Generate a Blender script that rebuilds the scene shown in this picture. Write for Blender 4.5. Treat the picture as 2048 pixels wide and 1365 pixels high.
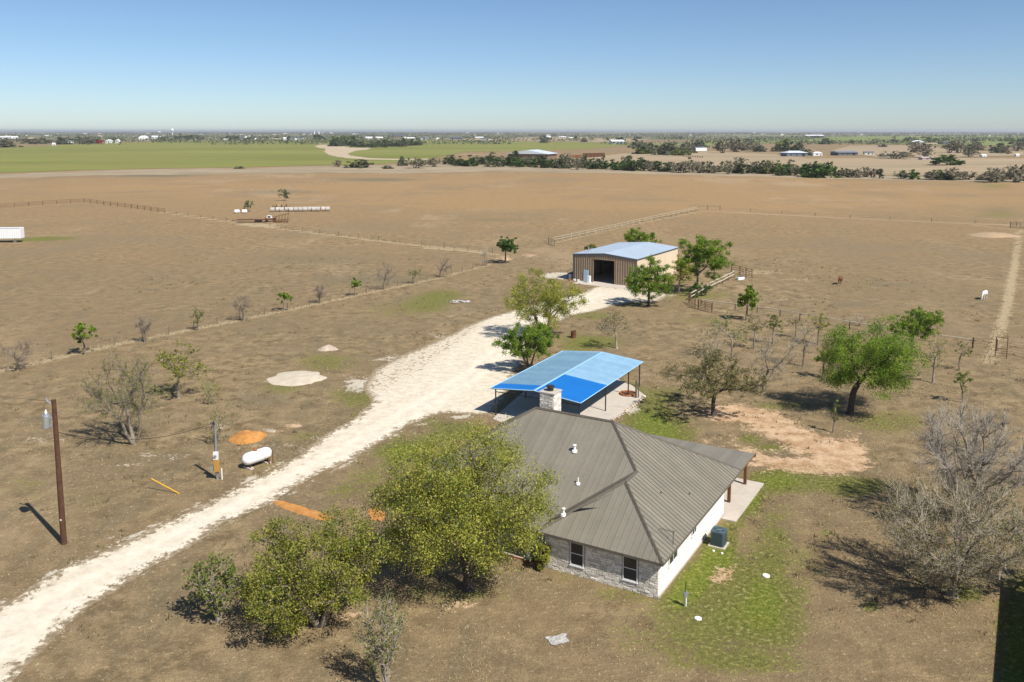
import bpy, bmesh, math, random
import numpy as np
from mathutils import Vector, Matrix, noise as mnoise

# ------------------------------------------------------------------ camera, sky, sun
F = 1735.0; CAMH = 28.0; DH = 230.0; Y0 = 262 + DH; TH = math.atan(DH / F)
cT, sT = math.cos(TH), math.sin(TH)
for o in list(bpy.data.objects): bpy.data.objects.remove(o)
scn = bpy.context.scene; COL = scn.collection
cd = bpy.data.cameras.new('camera'); cam = bpy.data.objects.new('camera', cd); COL.objects.link(cam)
cam.location = (0, 0, CAMH); cam.rotation_euler = (math.pi/2 - TH, 0, 0)
cd.sensor_width = 36; cd.lens = 36 * F / 2048; cd.shift_y = -(682.5 - Y0) / 2048
cd.clip_start = 0.5; cd.clip_end = 90000
scn.camera = cam
SUN_EL = math.radians(49); SUN_H = Vector((0.688, -0.7257))      # towards the sun, on the ground
w = bpy.data.worlds.new('World'); scn.world = w; w.use_nodes = True
nt = w.node_tree; nt.nodes.clear()
sk = nt.nodes.new('ShaderNodeTexSky'); sk.sky_type = 'NISHITA'; sk.sun_disc = False
sk.sun_elevation = SUN_EL; sk.sun_rotation = math.atan2(SUN_H.x, SUN_H.y)
sk.altitude = 250; sk.air_density = 0.78; sk.dust_density = 0.32; sk.ozone_density = 5.2
bg = nt.nodes.new('ShaderNodeBackground'); bg.inputs['Strength'].default_value = 0.088
wo = nt.nodes.new('ShaderNodeOutputWorld')
nt.links.new(sk.outputs[0], bg.inputs[0]); nt.links.new(bg.outputs[0], wo.inputs[0])
sd = bpy.data.lights.new('sun', 'SUN'); sd.energy = 5.0; sd.angle = math.radians(0.53); sd.color = (1.0, 0.955, 0.88)
sun = bpy.data.objects.new('sun', sd); COL.objects.link(sun)
sdir = Vector((SUN_H.x*math.cos(SUN_EL), SUN_H.y*math.cos(SUN_EL), math.sin(SUN_EL)))
sun.rotation_euler = sdir.to_track_quat('Z', 'Y').to_euler(); sun.location = (60, -60, 90)
vs = scn.view_settings; vs.view_transform = 'Standard'; vs.look = 'None'; vs.gamma = 1; vs.exposure = 0.36

# ------------------------------------------------------------------ pixel <-> place
def gp(px, py, z=0.0):
    a = (px-1024)/F; b = -(py-Y0)/F
    r = (a, cT+b*sT, -sT+b*cT); t = (z-CAMH)/r[2]
    return Vector((r[0]*t, r[1]*t, z))
def zat(x, y, py):
    b = -(py-Y0)/F
    return (b*y*cT - y*sT)/(cT+b*sT) + CAMH
def proj(x, y, z=0.0):
    dz = z-CAMH; f = y*cT-dz*sT; u = y*sT+dz*cT
    return 1024+F*x/f, Y0-F*u/f
def mpp(p): return (p[1]*cT+CAMH*sT)/F            # metres per photo pixel at a ground point
UA = math.atan2(.8634, .5045)                      # heading of the house side walls

# ------------------------------------------------------------------ helpers: objects
def tag(o, label=None, cat=None, group=None, kind=None):
    if label: o['label'] = label
    if cat: o['category'] = cat
    if group: o['group'] = group
    if kind: o['kind'] = kind
    return o
def empty(name, loc, rz, label, cat, group=None):
    o = bpy.data.objects.new(name, None); COL.objects.link(o); o.empty_display_size = .3
    o.location = loc; o.rotation_euler = (0, 0, rz)
    return tag(o, label, cat, group)
def link(name, me, parent=None, loc=None, rz=0):
    o = bpy.data.objects.new(name, me); COL.objects.link(o)
    if parent: o.parent = parent
    if loc is not None: o.location = loc
    if rz: o.rotation_euler = (0, 0, rz)
    return o
def copy_tree(o, parent=None):
    c = o.copy(); COL.objects.link(c); c.parent = parent
    for ch in o.children: copy_tree(ch, c)
    return c
def np_mesh(name, V, Q, mat=None, attrs=None, smooth=False):
    V = np.asarray(V, np.float32); Q = np.asarray(Q, np.int32); k = Q.shape[1]
    me = bpy.data.meshes.new(name); me.vertices.add(len(V)); me.vertices.foreach_set('co', V.ravel())
    me.loops.add(Q.size); me.loops.foreach_set('vertex_index', Q.ravel())
    me.polygons.add(len(Q)); me.polygons.foreach_set('loop_start', np.arange(0, Q.size, k, dtype=np.int32))
    try: me.polygons.foreach_set('loop_total', np.full(len(Q), k, np.int32))
    except Exception: pass
    if smooth: me.polygons.foreach_set('use_smooth', np.ones(len(Q), bool))
    for n, a in (attrs or {}).items():
        at = me.attributes.new(n, 'FLOAT', 'POINT'); at.data.foreach_set('value', np.asarray(a, np.float32))
    me.update(calc_edges=True)
    if mat: me.materials.append(mat)
    return me
class MB:
    def __init__(s): s.v = []; s.f = []
    def add(s, vs, fs):
        n = len(s.v); s.v += [tuple(v) for v in vs]; s.f += [tuple(i+n for i in f) for f in fs]; return s
    def box(s, a, b, M=None):
        x0, y0, z0 = a; x1, y1, z1 = b
        vs = [Vector(p) for p in ((x0,y0,z0),(x1,y0,z0),(x1,y1,z0),(x0,y1,z0),(x0,y0,z1),(x1,y0,z1),(x1,y1,z1),(x0,y1,z1))]
        if M: vs = [M @ v for v in vs]
        return s.add(vs, [(3,2,1,0),(4,5,6,7),(0,1,5,4),(1,2,6,5),(2,3,7,6),(3,0,4,7)])
    def tube(s, pts, rs, n=8, cap=True):
        pts = [Vector(p) for p in pts]
        if not hasattr(rs, '__len__'): rs = [rs]*len(pts)
        rings = []
        for i, p in enumerate(pts):
            d = (pts[min(i+1, len(pts)-1)] - pts[max(i-1, 0)]).normalized()
            a = d.orthogonal().normalized() if abs(d.z) > .95 else d.cross(Vector((0,0,1))).normalized()
            b = d.cross(a)
            rings.append([p + (a*math.cos(2*math.pi*k/n) + b*math.sin(2*math.pi*k/n))*rs[i] for k in range(n)])
        vs = [v for r in rings for v in r]; fs = []
        for i in range(len(pts)-1):
            for k in range(n):
                fs.append((i*n+k, i*n+(k+1) % n, (i+1)*n+(k+1) % n, (i+1)*n+k))
        if cap: fs.append(tuple(range(n-1, -1, -1))); fs.append(tuple((len(pts)-1)*n+k for k in range(n)))
        return s.add(vs, fs)
    def prism(s, poly, z0, z1):
        n = len(poly); vs = [(p[0], p[1], z0) for p in poly] + [(p[0], p[1], z1) for p in poly]
        return s.add(vs, [tuple(range(n-1, -1, -1)), tuple(range(n, 2*n))] + [(i, (i+1) % n, n+(i+1) % n, n+i) for i in range(n)])
    def build(s, name, mat, parent=None, loc=None, rz=0, smooth=False, bevel=0):
        me = bpy.data.meshes.new(name); me.from_pydata(s.v, [], s.f)
        if bevel or True:
            bm = bmesh.new(); bm.from_mesh(me); bmesh.ops.recalc_face_normals(bm, faces=bm.faces)
            if bevel: bmesh.ops.bevel(bm, geom=bm.edges[:], offset=bevel, segments=1, affect='EDGES')
            bm.to_mesh(me); bm.free()
        if smooth:
            for p in me.polygons: p.use_smooth = True
        me.materials.append(mat)
        return link(name, me, parent, loc, rz)
def inside(poly, X, Y):
    c = np.zeros(X.shape, bool); n = len(poly); j = n-1
    for i in range(n):
        xi, yi = poly[i][0], poly[i][1]; xj, yj = poly[j][0], poly[j][1]
        if yi != yj:
            c ^= ((yi > Y) != (yj > Y)) & (X < (xj-xi)*(Y-yi)/(yj-yi)+xi)
        j = i
    return c
def rough_outline(pts, step, amp, seed, closed=True):
    out = []; n = len(pts)
    for i in range(n if closed else n-1):
        a, b = Vector(pts[i]), Vector(pts[(i+1) % n]); L = (b-a).length; k = max(1, int(L/step))
        d = (b-a).normalized(); nr = Vector((-d.y, d.x, 0))
        for q in range(k):
            p = a+(b-a)*q/k
            e = mnoise.noise((p.x*.25, p.y*.25, seed))*1.0 + mnoise.noise((p.x*1.1, p.y*1.1, seed+5))*.7 + mnoise.noise((p.x*3, p.y*3, seed+9))*.45
            out.append(p+nr*e*amp)
    return out
def sheet(name, outline, z, mat, label=None, step=1.0, amp=.2, seed=1.0):
    pts = rough_outline(outline, step, amp, seed) if amp else [Vector(p) for p in outline]
    bm = bmesh.new(); vs = [bm.verts.new((p.x, p.y, z)) for p in pts]
    es = [bm.edges.new((vs[i], vs[(i+1) % len(vs)])) for i in range(len(vs))]
    bmesh.ops.triangle_fill(bm, use_beauty=True, edges=es, normal=(0, 0, 1))
    for f in bm.faces:
        if f.normal.z < 0: f.normal_flip()
    me = bpy.data.meshes.new(name); bm.to_mesh(me); bm.free(); me.materials.append(mat)
    return tag(link(name, me), label, None, None, 'structure')

# ------------------------------------------------------------------ helpers: materials
class NT:
    def __init__(s, name):
        s.m = bpy.data.materials.new(name); s.m.use_nodes = True; s.t = s.m.node_tree; s.t.nodes.clear()
        s.out = s.n('ShaderNodeOutputMaterial')
    def n(s, typ, **k):
        x = s.t.nodes.new(typ)
        for a, v in k.items(): setattr(x, a, v)
        return x
    def L(s, a, b): s.t.links.new(a, b)
    def val(s, sock, v):
        if hasattr(v, 'is_output') or isinstance(v, bpy.types.NodeSocket): s.L(v, sock)
        else:
            sock.default_value = (*v, 1.0) if isinstance(v, tuple) and len(v) == 3 and sock.type == 'RGBA' else v
    def pos(s, scale=(1,1,1), obj=True):
        tc = s.n('ShaderNodeTexCoord'); mp = s.n('ShaderNodeMapping'); mp.inputs['Scale'].default_value = scale
        s.L(tc.outputs['Object'], mp.inputs[0]); return mp.outputs[0]
    def noise(s, scale, detail=4, rough=.55, vec=None, dist=0):
        x = s.n('ShaderNodeTexNoise'); x.inputs['Scale'].default_value = scale; x.inputs['Detail'].default_value = detail
        x.inputs['Roughness'].default_value = rough; x.inputs['Distortion'].default_value = dist
        if vec is not None: s.L(vec, x.inputs['Vector'])
        return x.outputs[0]
    def math(s, op, a, b=None, c=None, clamp=False):
        x = s.n('ShaderNodeMath', operation=op); x.use_clamp = clamp
        for i, v in enumerate((a, b, c)):
            if v is not None: s.val(x.inputs[i], v)
        return x.outputs[0]
    def ramp(s, f, lo, hi, a=0., b=1.):
        x = s.n('ShaderNodeMapRange', interpolation_type='SMOOTHSTEP')
        s.val(x.inputs[0], f); x.inputs[1].default_value = lo; x.inputs[2].default_value = hi
        x.inputs[3].default_value = a; x.inputs[4].default_value = b
        return x.outputs[0]
    def mix(s, f, a, b, blend='MIX'):
        x = s.n('ShaderNodeMix', data_type='RGBA', blend_type=blend)
        s.val(x.inputs[0], f); s.val(x.inputs[6], a); s.val(x.inputs[7], b); return x.outputs[2]
    def attr(s, n):
        x = s.n('ShaderNodeAttribute', attribute_name=n); return x.outputs['Fac']
    def pbr(s, col, rough=.7, metal=0., bump=None, bd=.02, bs=.5, spec=.5):
        p = s.n('ShaderNodeBsdfPrincipled'); s.val(p.inputs['Base Color'], col); s.val(p.inputs['Roughness'], rough)
        s.val(p.inputs['Metallic'], metal); p.inputs['Specular IOR Level'].default_value = spec
        if bump is not None:
            b = s.n('ShaderNodeBump'); b.inputs['Distance'].default_value = bd; b.inputs['Strength'].default_value = bs
            s.L(bump, b.inputs['Height']); s.L(b.outputs[0], p.inputs['Normal'])
        s.L(p.outputs[0], s.out.inputs[0]); return p
def M(name, col, rough=.7, metal=0., var=.2, scale=2., objvar=0., bump=0., spec=.4, dirt=None):
    m = NT(name); n1 = m.noise(scale, 5, .6, m.pos()); n2 = m.noise(scale*7, 3, .6, m.pos())
    f = m.math('ADD', m.math('MULTIPLY', n1, .65), m.math('MULTIPLY', n2, .35))
    a = tuple(c*(1-var) for c in col); b = tuple(min(1, c*(1+var)) for c in col)
    c = m.mix(m.ramp(f, .3, .7), a, b)
    if dirt: c = m.mix(m.ramp(n1, .55, .75, 0, .75), c, dirt)
    if objvar:
        oi = m.n('ShaderNodeObjectInfo'); h = m.n('ShaderNodeHueSaturation'); m.L(c, h.inputs['Color'])
        m.L(m.ramp(oi.outputs['Random'], 0, 1, 1-objvar, 1+objvar), h.inputs['Value']); c = h.outputs[0]
    m.pbr(c, rough, metal, f if bump else None, bump, .6, spec); return m.m

# ground ----------------------------------------------------------------------
def ground_mat():
    m = NT('dry_pasture'); P = m.pos(); Ps = m.pos((1.0, .3, 1))
    big = m.noise(.02, 4, .6, P); mid = m.noise(.16, 6, .65, P, .5); fr = m.noise(.55, 9, .74, P); fi = m.noise(3.2, 6, .74, P); vf = m.noise(13, 4, .7, P)
    st = m.noise(.30, 6, .68, Ps, .5)
    c = m.mix(m.ramp(fr, .36, .64), (.142, .100, .052), (.378, .274, .150))
    c = m.mix(m.ramp(mid, .38, .62, 0, .5), c, (.255, .188, .106))
    pw = m.noise(.05, 7, .7, P, .6); pl = m.noise(.033, 7, .72, m.pos((1, .45, 1)), .4)
    c = m.mix(m.ramp(pw, .48, .60, 0, .5), c, m.mix(m.ramp(fi, .4, .6), (.140, .108, .060), (.245, .188, .108))); c = m.mix(m.ramp(pl, .54, .63, 0, .6), c, m.mix(m.ramp(fr, .4, .6), (.31, .220, .122), (.46, .345, .205)))
    c = m.mix(m.ramp(big, .40, .60, 0, .55), c, (.255, .178, .096))
    c = m.mix(m.ramp(st, .52, .66, 0, .45), c, (.165, .142, .085))
    pb = m.noise(.016, 9, .76, P, .4); pc = m.noise(.011, 9, .76, m.pos((1, .6, 1)), .3)
    far = m.ramp(m.attr('warm'), .05, .45)
    wv = m.n('ShaderNodeTexWave'); wv.inputs['Scale'].default_value = .055; wv.inputs['Distortion'].default_value = 5; wv.inputs['Detail'].default_value = 4; wv.inputs['Detail Scale'].default_value = .4; m.L(m.pos((1, .55, 1)), wv.inputs[0])
    warm = m.attr('warm'); weed = m.attr('weed'); lawn = m.attr('lawn'); soil = m.attr('soil'); straw = m.attr('straw'); chalk = m.attr('chalk')
    c = m.mix(m.math('MULTIPLY', warm, m.ramp(m.math('ADD', fr, m.math('MULTIPLY', warm, .22)), .40, .72, 0, .85)), c, (.372, .238, .114))
    brk = m.math('ADD', m.math('MULTIPLY', m.math('SUBTRACT', fr, .5), 2.4), m.math('MULTIPLY', m.math('SUBTRACT', fi, .5), 2.0))
    c = m.mix(m.math('MULTIPLY', far, m.ramp(pb, .50, .60, 0, .50)), c, (.235, .180, .112)); c = m.mix(m.math('MULTIPLY', far, m.ramp(pc, .54, .61, 0, .55)), c, (.42, .31, .19))
    c = m.mix(m.math('MULTIPLY', far, m.ramp(wv.outputs[0], .55, .95, 0, .05)), c, (.22, .155, .085))
    def msk(a, k, lo, hi):
        return m.ramp(m.math('ADD', a, m.math('MULTIPLY', brk, k)), lo, hi)
    c = m.mix(msk(weed, .55, .30, .80), c, m.mix(m.ramp(fi, .4, .6), (.120, .110, .066), (.205, .182, .120)))
    c = m.mix(m.math('MULTIPLY', msk(straw, .60, .45, .85), .9), c, m.mix(m.ramp(fi, .42, .6), (.38, .285, .165), (.56, .445, .275)))
    gcol = m.mix(m.ramp(fi, .38, .62), (.100, .110, .022), (.225, .220, .055))
    gcol = m.mix(m.ramp(lawn, .85, 1.35), gcol, m.mix(m.ramp(fi, .38, .62), (.095, .140, .012), (.215, .245, .030)))
    c = m.mix(m.math('MULTIPLY', msk(lawn, .90, .20, .72), .92), c, gcol)
    scol = m.mix(m.ramp(fr, .38, .62), (.47, .285, .150), (.70, .490, .315))
    c = m.mix(m.math('MULTIPLY', msk(soil, 1.25, .50, .80), .9), c, scol)
    c = m.mix(m.math('MULTIPLY', msk(chalk, 1.0, .52, .72), .95), c, (.62, .555, .445))
    c = m.mix(m.ramp(fi, .56, .66, 0, .6), c, (.54, .425, .26))
    c = m.mix(m.ramp(vf, .34, .54, .65, 0), c, (.085, .066, .034))
    c = m.mix(m.math('MULTIPLY', m.ramp(m.noise(1.7, 7, .75, P), .55, .66, 0, .6), m.ramp(m.noise(.09, 3, .6, P), .42, .6)), c, (.125, .102, .060))
    h = m.math('ADD', m.math('MULTIPLY', fr, .8), m.math('MULTIPLY', fi, .55))
    m.pbr(c, .95, 0, h, .22, .9, .1); return m.m
def field_mat(name, a, b, c3=None, sc=.01, stretch=(.35, 1, 1), angle=0):
    m = NT(name); tc = m.n('ShaderNodeTexCoord'); mp = m.n('ShaderNodeMapping'); mp.inputs['Scale'].default_value = stretch
    mp.inputs['Rotation'].default_value = (0, 0, angle); m.L(tc.outputs['Object'], mp.inputs[0])
    n1 = m.noise(sc, 5, .6, mp.outputs[0], .3); n2 = m.noise(sc*12, 4, .6, mp.outputs[0])
    c = m.mix(m.ramp(m.math('ADD', m.math('MULTIPLY', n1, .7), m.math('MULTIPLY', n2, .3)), .36, .64), a, b)
    if c3: c = m.mix(m.ramp(m.noise(sc*2.4, 4, .6, mp.outputs[0]), .52, .68, 0, .8), c, c3)
    m.pbr(c, .95, 0, None, spec=.1); return m.m
def drive_mat():
    m = NT('crushed_limestone'); P = m.pos(); fr = m.noise(1.0, 8, .74, P); sm = m.noise(2.4, 7, .74, P); fi = m.noise(9, 5, .74, P)
    c = m.mix(m.ramp(fr, .36, .64), (.55, .475, .36), (.69, .615, .485))
    c = m.mix(m.ramp(sm, .54, .68, 0, .5), c, (.42, .355, .26))
    c = m.mix(m.math('MULTIPLY', m.attr('rut'), m.ramp(sm, .3, .7, .35, 1.)), c, (.74, .67, .545))
    c = m.mix(m.ramp(fi, .56, .70, 0, .35), c, (.34, .285, .205))
    soil = m.mix(m.ramp(sm, .4, .6), (.190, .145, .088), (.315, .24, .15))
    soil = m.mix(m.ramp(fr, .5, .66, 0, .7), soil, (.14, .135, .055))
    brk = m.math('ADD', m.math('MULTIPLY', m.math('SUBTRACT', sm, .5), 2.6), m.math('MULTIPLY', m.math('SUBTRACT', fr, .5), 2.4))
    e = m.ramp(m.math('ADD', m.attr('edge'), m.math('MULTIPLY', brk, 1.0)), .22, .46, 1, 0)
    l = m.ramp(m.math('ADD', m.attr('loose'), m.math('MULTIPLY', brk, 1.0)), .85, 1.1)
    c = m.mix(m.math('MULTIPLY', m.math('MAXIMUM', e, l), .93), c, soil)
    m.pbr(c, .95, 0, m.math('ADD', sm, m.math('MULTIPLY', fi, .5)), .07, .7, .1); return m.m
def leaf_mat(name, a, b, trans=.32):
    m = NT(name); t = m.attr('tint'); c = m.mix(m.ramp(t, 0, 1), a, b)
    oi = m.n('ShaderNodeObjectInfo'); hs = m.n('ShaderNodeHueSaturation'); m.L(c, hs.inputs['Color'])
    m.L(m.ramp(oi.outputs['Random'], 0, 1, .88, 1.12), hs.inputs['Value'])
    d = m.n('ShaderNodeBsdfPrincipled'); m.L(hs.outputs[0], d.inputs['Base Color']); d.inputs['Roughness'].default_value = .55; d.inputs['Specular IOR Level'].default_value = .35
    tr = m.n('ShaderNodeBsdfTranslucent'); m.L(hs.outputs[0], tr.inputs[0])
    mx = m.n('ShaderNodeMixShader'); mx.inputs[0].default_value = trans; m.L(d.outputs[0], mx.inputs[1]); m.L(tr.outputs[0], mx.inputs[2])
    m.L(mx.outputs[0], m.out.inputs[0]); return m.m

MAT = dict(
    ground=ground_mat(), drive=drive_mat(),
    bark=M('grey_bark', (.20, .165, .125), .9, var=.4, scale=6, bump=.02),
    bark_dark=M('dark_bark', (.075, .058, .045), .9, var=.4, scale=6, bump=.03),
    bark_pale=M('pale_bark', (.30, .255, .205), .9, var=.35, scale=6, bump=.02),
    twig=M('grey_twigs', (.42, .355, .265), .9, var=.3, scale=3), twig_brown=M('brown_twigs', (.255, .205, .155), .9, var=.3, scale=3), twig_purple=M('mauve_twigs', (.385, .335, .275), .9, var=.3, scale=3),
    leaf_olive=leaf_mat('leaf_yellow_green', (.115, .160, .015), (.400, .370, .062)),
    leaf_bright=leaf_mat('leaf_fresh_green', (.085, .180, .010), (.275, .370, .030)),
    leaf_mid=leaf_mat('leaf_mid_green', (.085, .135, .018), (.250, .270, .055)),
    leaf_deep=leaf_mat('leaf_deep_green', (.035, .082, .012), (.095, .165, .026)),
    leaf_tan=leaf_mat('leaf_olive_tan', (.120, .120, .030), (.270, .235, .085)),
    leaf_grey=leaf_mat('leaf_grey_brush', (.115, .112, .062), (.240, .215, .130), .2),
    leaf_cedar=leaf_mat('leaf_cedar', (.040, .062, .017), (.105, .132, .038), .15),
    leaf_moss=leaf_mat('leaf_far_wood', (.075, .090, .040), (.165, .170, .085), .15),
    stone=M('white_limestone', (.70, .645, .56), .9, var=.20, scale=4, objvar=.22, bump=.015),
    stone_sunlit=M('sunlit_limestone', (.77, .735, .66), .9, var=.18, scale=1.5, bump=.012, dirt=(.66,.60,.50)),  # same limestone, with the side wall's sun glare painted into its colour
    mortar=M('pale_mortar', (.42, .385, .33), .95, var=.15, scale=8, bump=.01),
    roof=M('tan_roof_metal', (.228, .205, .158), .45, .1, var=.08, scale=.6, objvar=.06, spec=.5),
    roofcap=M('brown_ridge_metal', (.135, .115, .088), .45, .25, var=.1, scale=1),
    trim=M('white_trim', (.72, .72, .70), .5, var=.06), glass=M('dark_window_glass', (.018, .021, .027), .07, var=.2, spec=.6),
    screen=M('window_screen', (.03, .033, .04), .5, var=.1),
    soffit=M('soffit_board', (.42, .40, .37), .7, var=.06), fascia=M('fascia_board', (.13, .115, .095), .6, var=.1),
    concrete=M('concrete', (.50, .44, .37), .9, var=.12, scale=.8, bump=.01, dirt=(.38, .32, .25)),
    wood=M('cedar_post', (.16, .07, .03), .8, var=.25, scale=6), polewood=M('treated_pole', (.085, .038, .020), .85, var=.35, scale=3, bump=.01),
    polegrey=M('weathered_pole', (.17, .175, .165), .85, var=.25, scale=3),
    postgrey=M('weathered_post', (.14, .115, .085), .9, var=.3, scale=5), railwhite=M('pale_rail', (.46, .40, .30), .8, var=.15, scale=3),
    steel=M('galvanised_steel', (.50, .52, .53), .38, .7, var=.12, scale=2), steeldark=M('dark_steel', (.045, .043, .042), .5, .4, var=.2),
    rust=M('rusted_steel', (.135, .060, .028), .85, .1, var=.4, scale=2), rustorange=M('orange_rust', (.30, .11, .04), .85, var=.3, scale=2),
    white=M('white_paint', (.78, .78, .77), .35, var=.04, scale=1.5), whitedirty=M('weathered_white', (.62, .61, .58), .6, var=.15, scale=.6),
    cpale=M('pale_blue_sheet', (.255, .435, .58), .5, .1, var=.10, scale=.7, objvar=.05, dirt=(.30,.44,.54)), cgrey=M('greyer_blue_sheet', (.185, .325, .43), .5, .1, var=.12, scale=.7, objvar=.05, dirt=(.24,.34,.41)),
    cblue=M('vivid_blue_sheet', (.010, .165, .52), .45, .1, var=.06, scale=.5, objvar=.03), cedge=M('pale_blue_trim', (.30, .52, .70), .45, .1, var=.05),
    barnroof=M('galvalume_roof', (.48, .56, .64), .45, .2, var=.06, scale=.3), barnwall=M('tan_rib_metal', (.30, .225, .155), .6, var=.1, scale=.5),
    barncream=M('cream_rib_metal', (.62, .50, .36), .6, var=.05, scale=.3), barntrim=M('slate_trim', (.075, .095, .125), .5, var=.1),
    bluedoor=M('pale_blue_door', (.42, .56, .66), .5, var=.1), dark=M('black_void', (.006, .006, .007), .9, var=.1),
    sand=M('orange_sand', (.45, .205, .052), .95, var=.28, scale=1.6, bump=.05, dirt=(.40,.26,.13)), sandpale=M('pale_caliche', (.52, .45, .34), .95, var=.14, scale=.8, bump=.03),
    rock=M('grey_rock', (.42, .40, .37), .95, var=.3, scale=4, objvar=.2, bump=.03), brickrock=M('pinkish_rock', (.50, .40, .31), .95, var=.3, scale=4, objvar=.25),
    yellow=M('yellow_plastic', (.75, .40, .015), .5, var=.06), ochre=M('ochre_box', (.46, .24, .05), .7, var=.1), pvc=M('white_pvc', (.78, .77, .74), .4, var=.05),
    acblue=M('blue_grey_enamel', (.085, .135, .165), .4, .2, var=.08), black=M('black_rubber', (.02, .02, .02), .7, var=.2), tape=M('pale_tag', (.6, .58, .5), .6),
    hay=M('round_bale_hay', (.25, .165, .085), .95, var=.35, scale=6, objvar=.15), wrap=M('bale_wrap', (.44, .41, .365), .6, var=.15, scale=1, objvar=.08),
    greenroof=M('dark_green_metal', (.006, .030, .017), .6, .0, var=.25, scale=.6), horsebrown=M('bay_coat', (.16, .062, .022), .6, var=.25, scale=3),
    horsewhite=M('white_coat', (.70, .68, .64), .7, var=.1, scale=3), horsehair=M('black_hair', (.018, .013, .010), .7), hairgrey=M('pale_hair', (.52, .50, .46), .7),
    red=M('dark_red_paint', (.20, .014, .012), .6, var=.15), teal=M('teal_roof', (.10, .22, .20), .5, var=.1), slate=M('slate_roof', (.12, .13, .15), .6, var=.15, objvar=.15),
    tanwall=M('tan_wall', (.48, .38, .27), .8, var=.12, objvar=.12), farroof=M('bright_metal_roof', (.62, .68, .74), .45, .1, var=.06),
    brown=M('brown_wall', (.20, .13, .085), .8, var=.15), pink=M('pinkish_metal', (.46, .36, .34), .6, var=.1),
    drygrass=leaf_mat('dry_grass_blades', (.24, .175, .095), (.50, .385, .22), .25), strawblade=leaf_mat('straw_blades', (.15, .112, .055), (.66, .52, .30), .2), weedblade=leaf_mat('weed_blades', (.075, .070, .028), (.30, .24, .12), .2), greengrass=leaf_mat('green_grass_blades', (.06, .10, .012), (.17, .20, .04), .3),
    track=field_mat('pale_track', (.50, .41, .29), (.40, .31, .20), None, .08),
)

# ------------------------------------------------------------------ ground sheet with worn zones
def axis(lo, hi, step, grow, far_lo, far_hi):
    a = list(np.arange(lo, hi+1e-6, step)); x = hi; s = step
    while x < far_hi: s *= grow; x += s; a.append(x)
    x = lo; s = step; b = []
    while x > far_lo: s *= grow; x -= s; b.append(x)
    return np.array(b[::-1]+a)
gx = axis(-66, 104, .6, 1.06, -30000, 30000); gy = axis(30, 180, .6, 1.05, -3000, 32000)
X, Y = np.meshgrid(gx, gy)
front = Y > 12
with np.errstate(all='ignore'):
    fz = np.where(front, Y*cT + CAMH*sT, 1.); PX = np.where(front, 1024+F*X/fz, 1e6); PY = np.where(front, Y0-F*(Y*sT-CAMH*cT)/fz, 1e6)
CH = {k: np.zeros_like(X) for k in ('lawn', 'soil', 'straw', 'weed', 'warm', 'chalk')}
def blob(ch, px, py, rx, ry, a=1.0, rot=0):
    dx, dy = PX-px, PY-py; c, s = math.cos(math.radians(rot)), math.sin(math.radians(rot))
    u, v = (dx*c+dy*s)/rx, (-dx*s+dy*c)/ry
    CH[ch] += a*np.exp(-np.clip(u*u+v*v, 0, 40)**1.4)
def stroke(ch, pts, wpx, a=1.0):
    best = np.zeros_like(X)
    for i in range(len(pts)-1):
        (x0, y0), (x1, y1) = pts[i], pts[i+1]; L2 = (x1-x0)**2+(y1-y0)**2
        t = np.clip(((PX-x0)*(x1-x0)+(PY-y0)*(y1-y0))/L2, 0, 1)
        d2 = (PX-x0-t*(x1-x0))**2+((PY-y0-t*(y1-y0))*1.6)**2
        wv = wpx if not hasattr(wpx, '__len__') else wpx[0]+(wpx[1]-wpx[0])*(i+t)/(len(pts)-1)
        best = np.maximum(best, np.exp(-np.clip(d2/wv**2, 0, 40)))
    CH[ch] += a*best
for b in ((1440,1100,26,55,1.0,-38),(1395,1160,70,26,1.0,-48),(1480,1200,110,60,.42),(1400,1265,190,60,.46),(1530,1130,45,110,.45),(1490,1000,30,26,1.1),(1550,965,70,24,1.0),
          (1700,975,80,22,.85),(1290,850,48,52,.95),(1340,880,50,40,.8),(1255,780,34,16,.8),(1500,878,26,10,.9),(1540,895,34,10,.8),(1560,812,60,10,.6),(1780,845,90,24,.62),(1600,940,60,10,.6),
          (815,905,52,24,1.05),(930,862,60,20,.7),(870,845,36,10,.5),(745,820,60,34,.45),(620,880,60,25,.35),(560,935,40,22,.35),(1200,685,50,14,.85),(1150,690,40,26,.6),(860,605,46,22,.75),
          (900,590,40,12,.55),(790,620,60,18,.4),(650,725,60,22,.62),(560,775,50,14,.55),(700,790,50,20,.5),(1265,600,40,14,.75),(1380,590,90,12,.62),(1190,632,60,10,.6),(1110,1125,24,14,.9),(1240,1190,60,16,.55),
          (1930,1185,44,24,.85),(1740,1212,18,9,.9),(1620,1130,30,40,.4),(1500,1330,120,20,.45),(740,960,50,30,.45),(690,985,50,18,.4),(900,1190,160,22,.42),(1560,1230,60,60,.4),(1650,1060,12,30,.5),
          (330,780,60,14,.5),(425,775,24,14,.5),(100,477,60,4,.95),(65,481,30,3,.9),(140,1000,90,20,.25),(30,970,60,20,.35),(1400,640,60,10,.4),(1450,770,80,14,.35),(1330,790,40,20,.5),
          (1990,372,40,8,.5),(2000,430,60,10,.45),(2040,1270,46,120,1.2),(2060,1350,60,60,1.1),(1470,1300,170,60,.28),(1420,1180,120,70,.22),(1560,1060,40,60,.35),(1520,1180,110,90,.25),(1600,960,140,20,.3),(1330,850,70,50,.35),(1180,1150,90,16,.35),(800,900,110,44,.35),(900,880,60,30,.3)):
    blob('lawn', *b)
stroke('lawn', [(1350,1200),(1400,1140),(1450,1072),(1500,1000)], (30, 22), .75)
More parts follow.
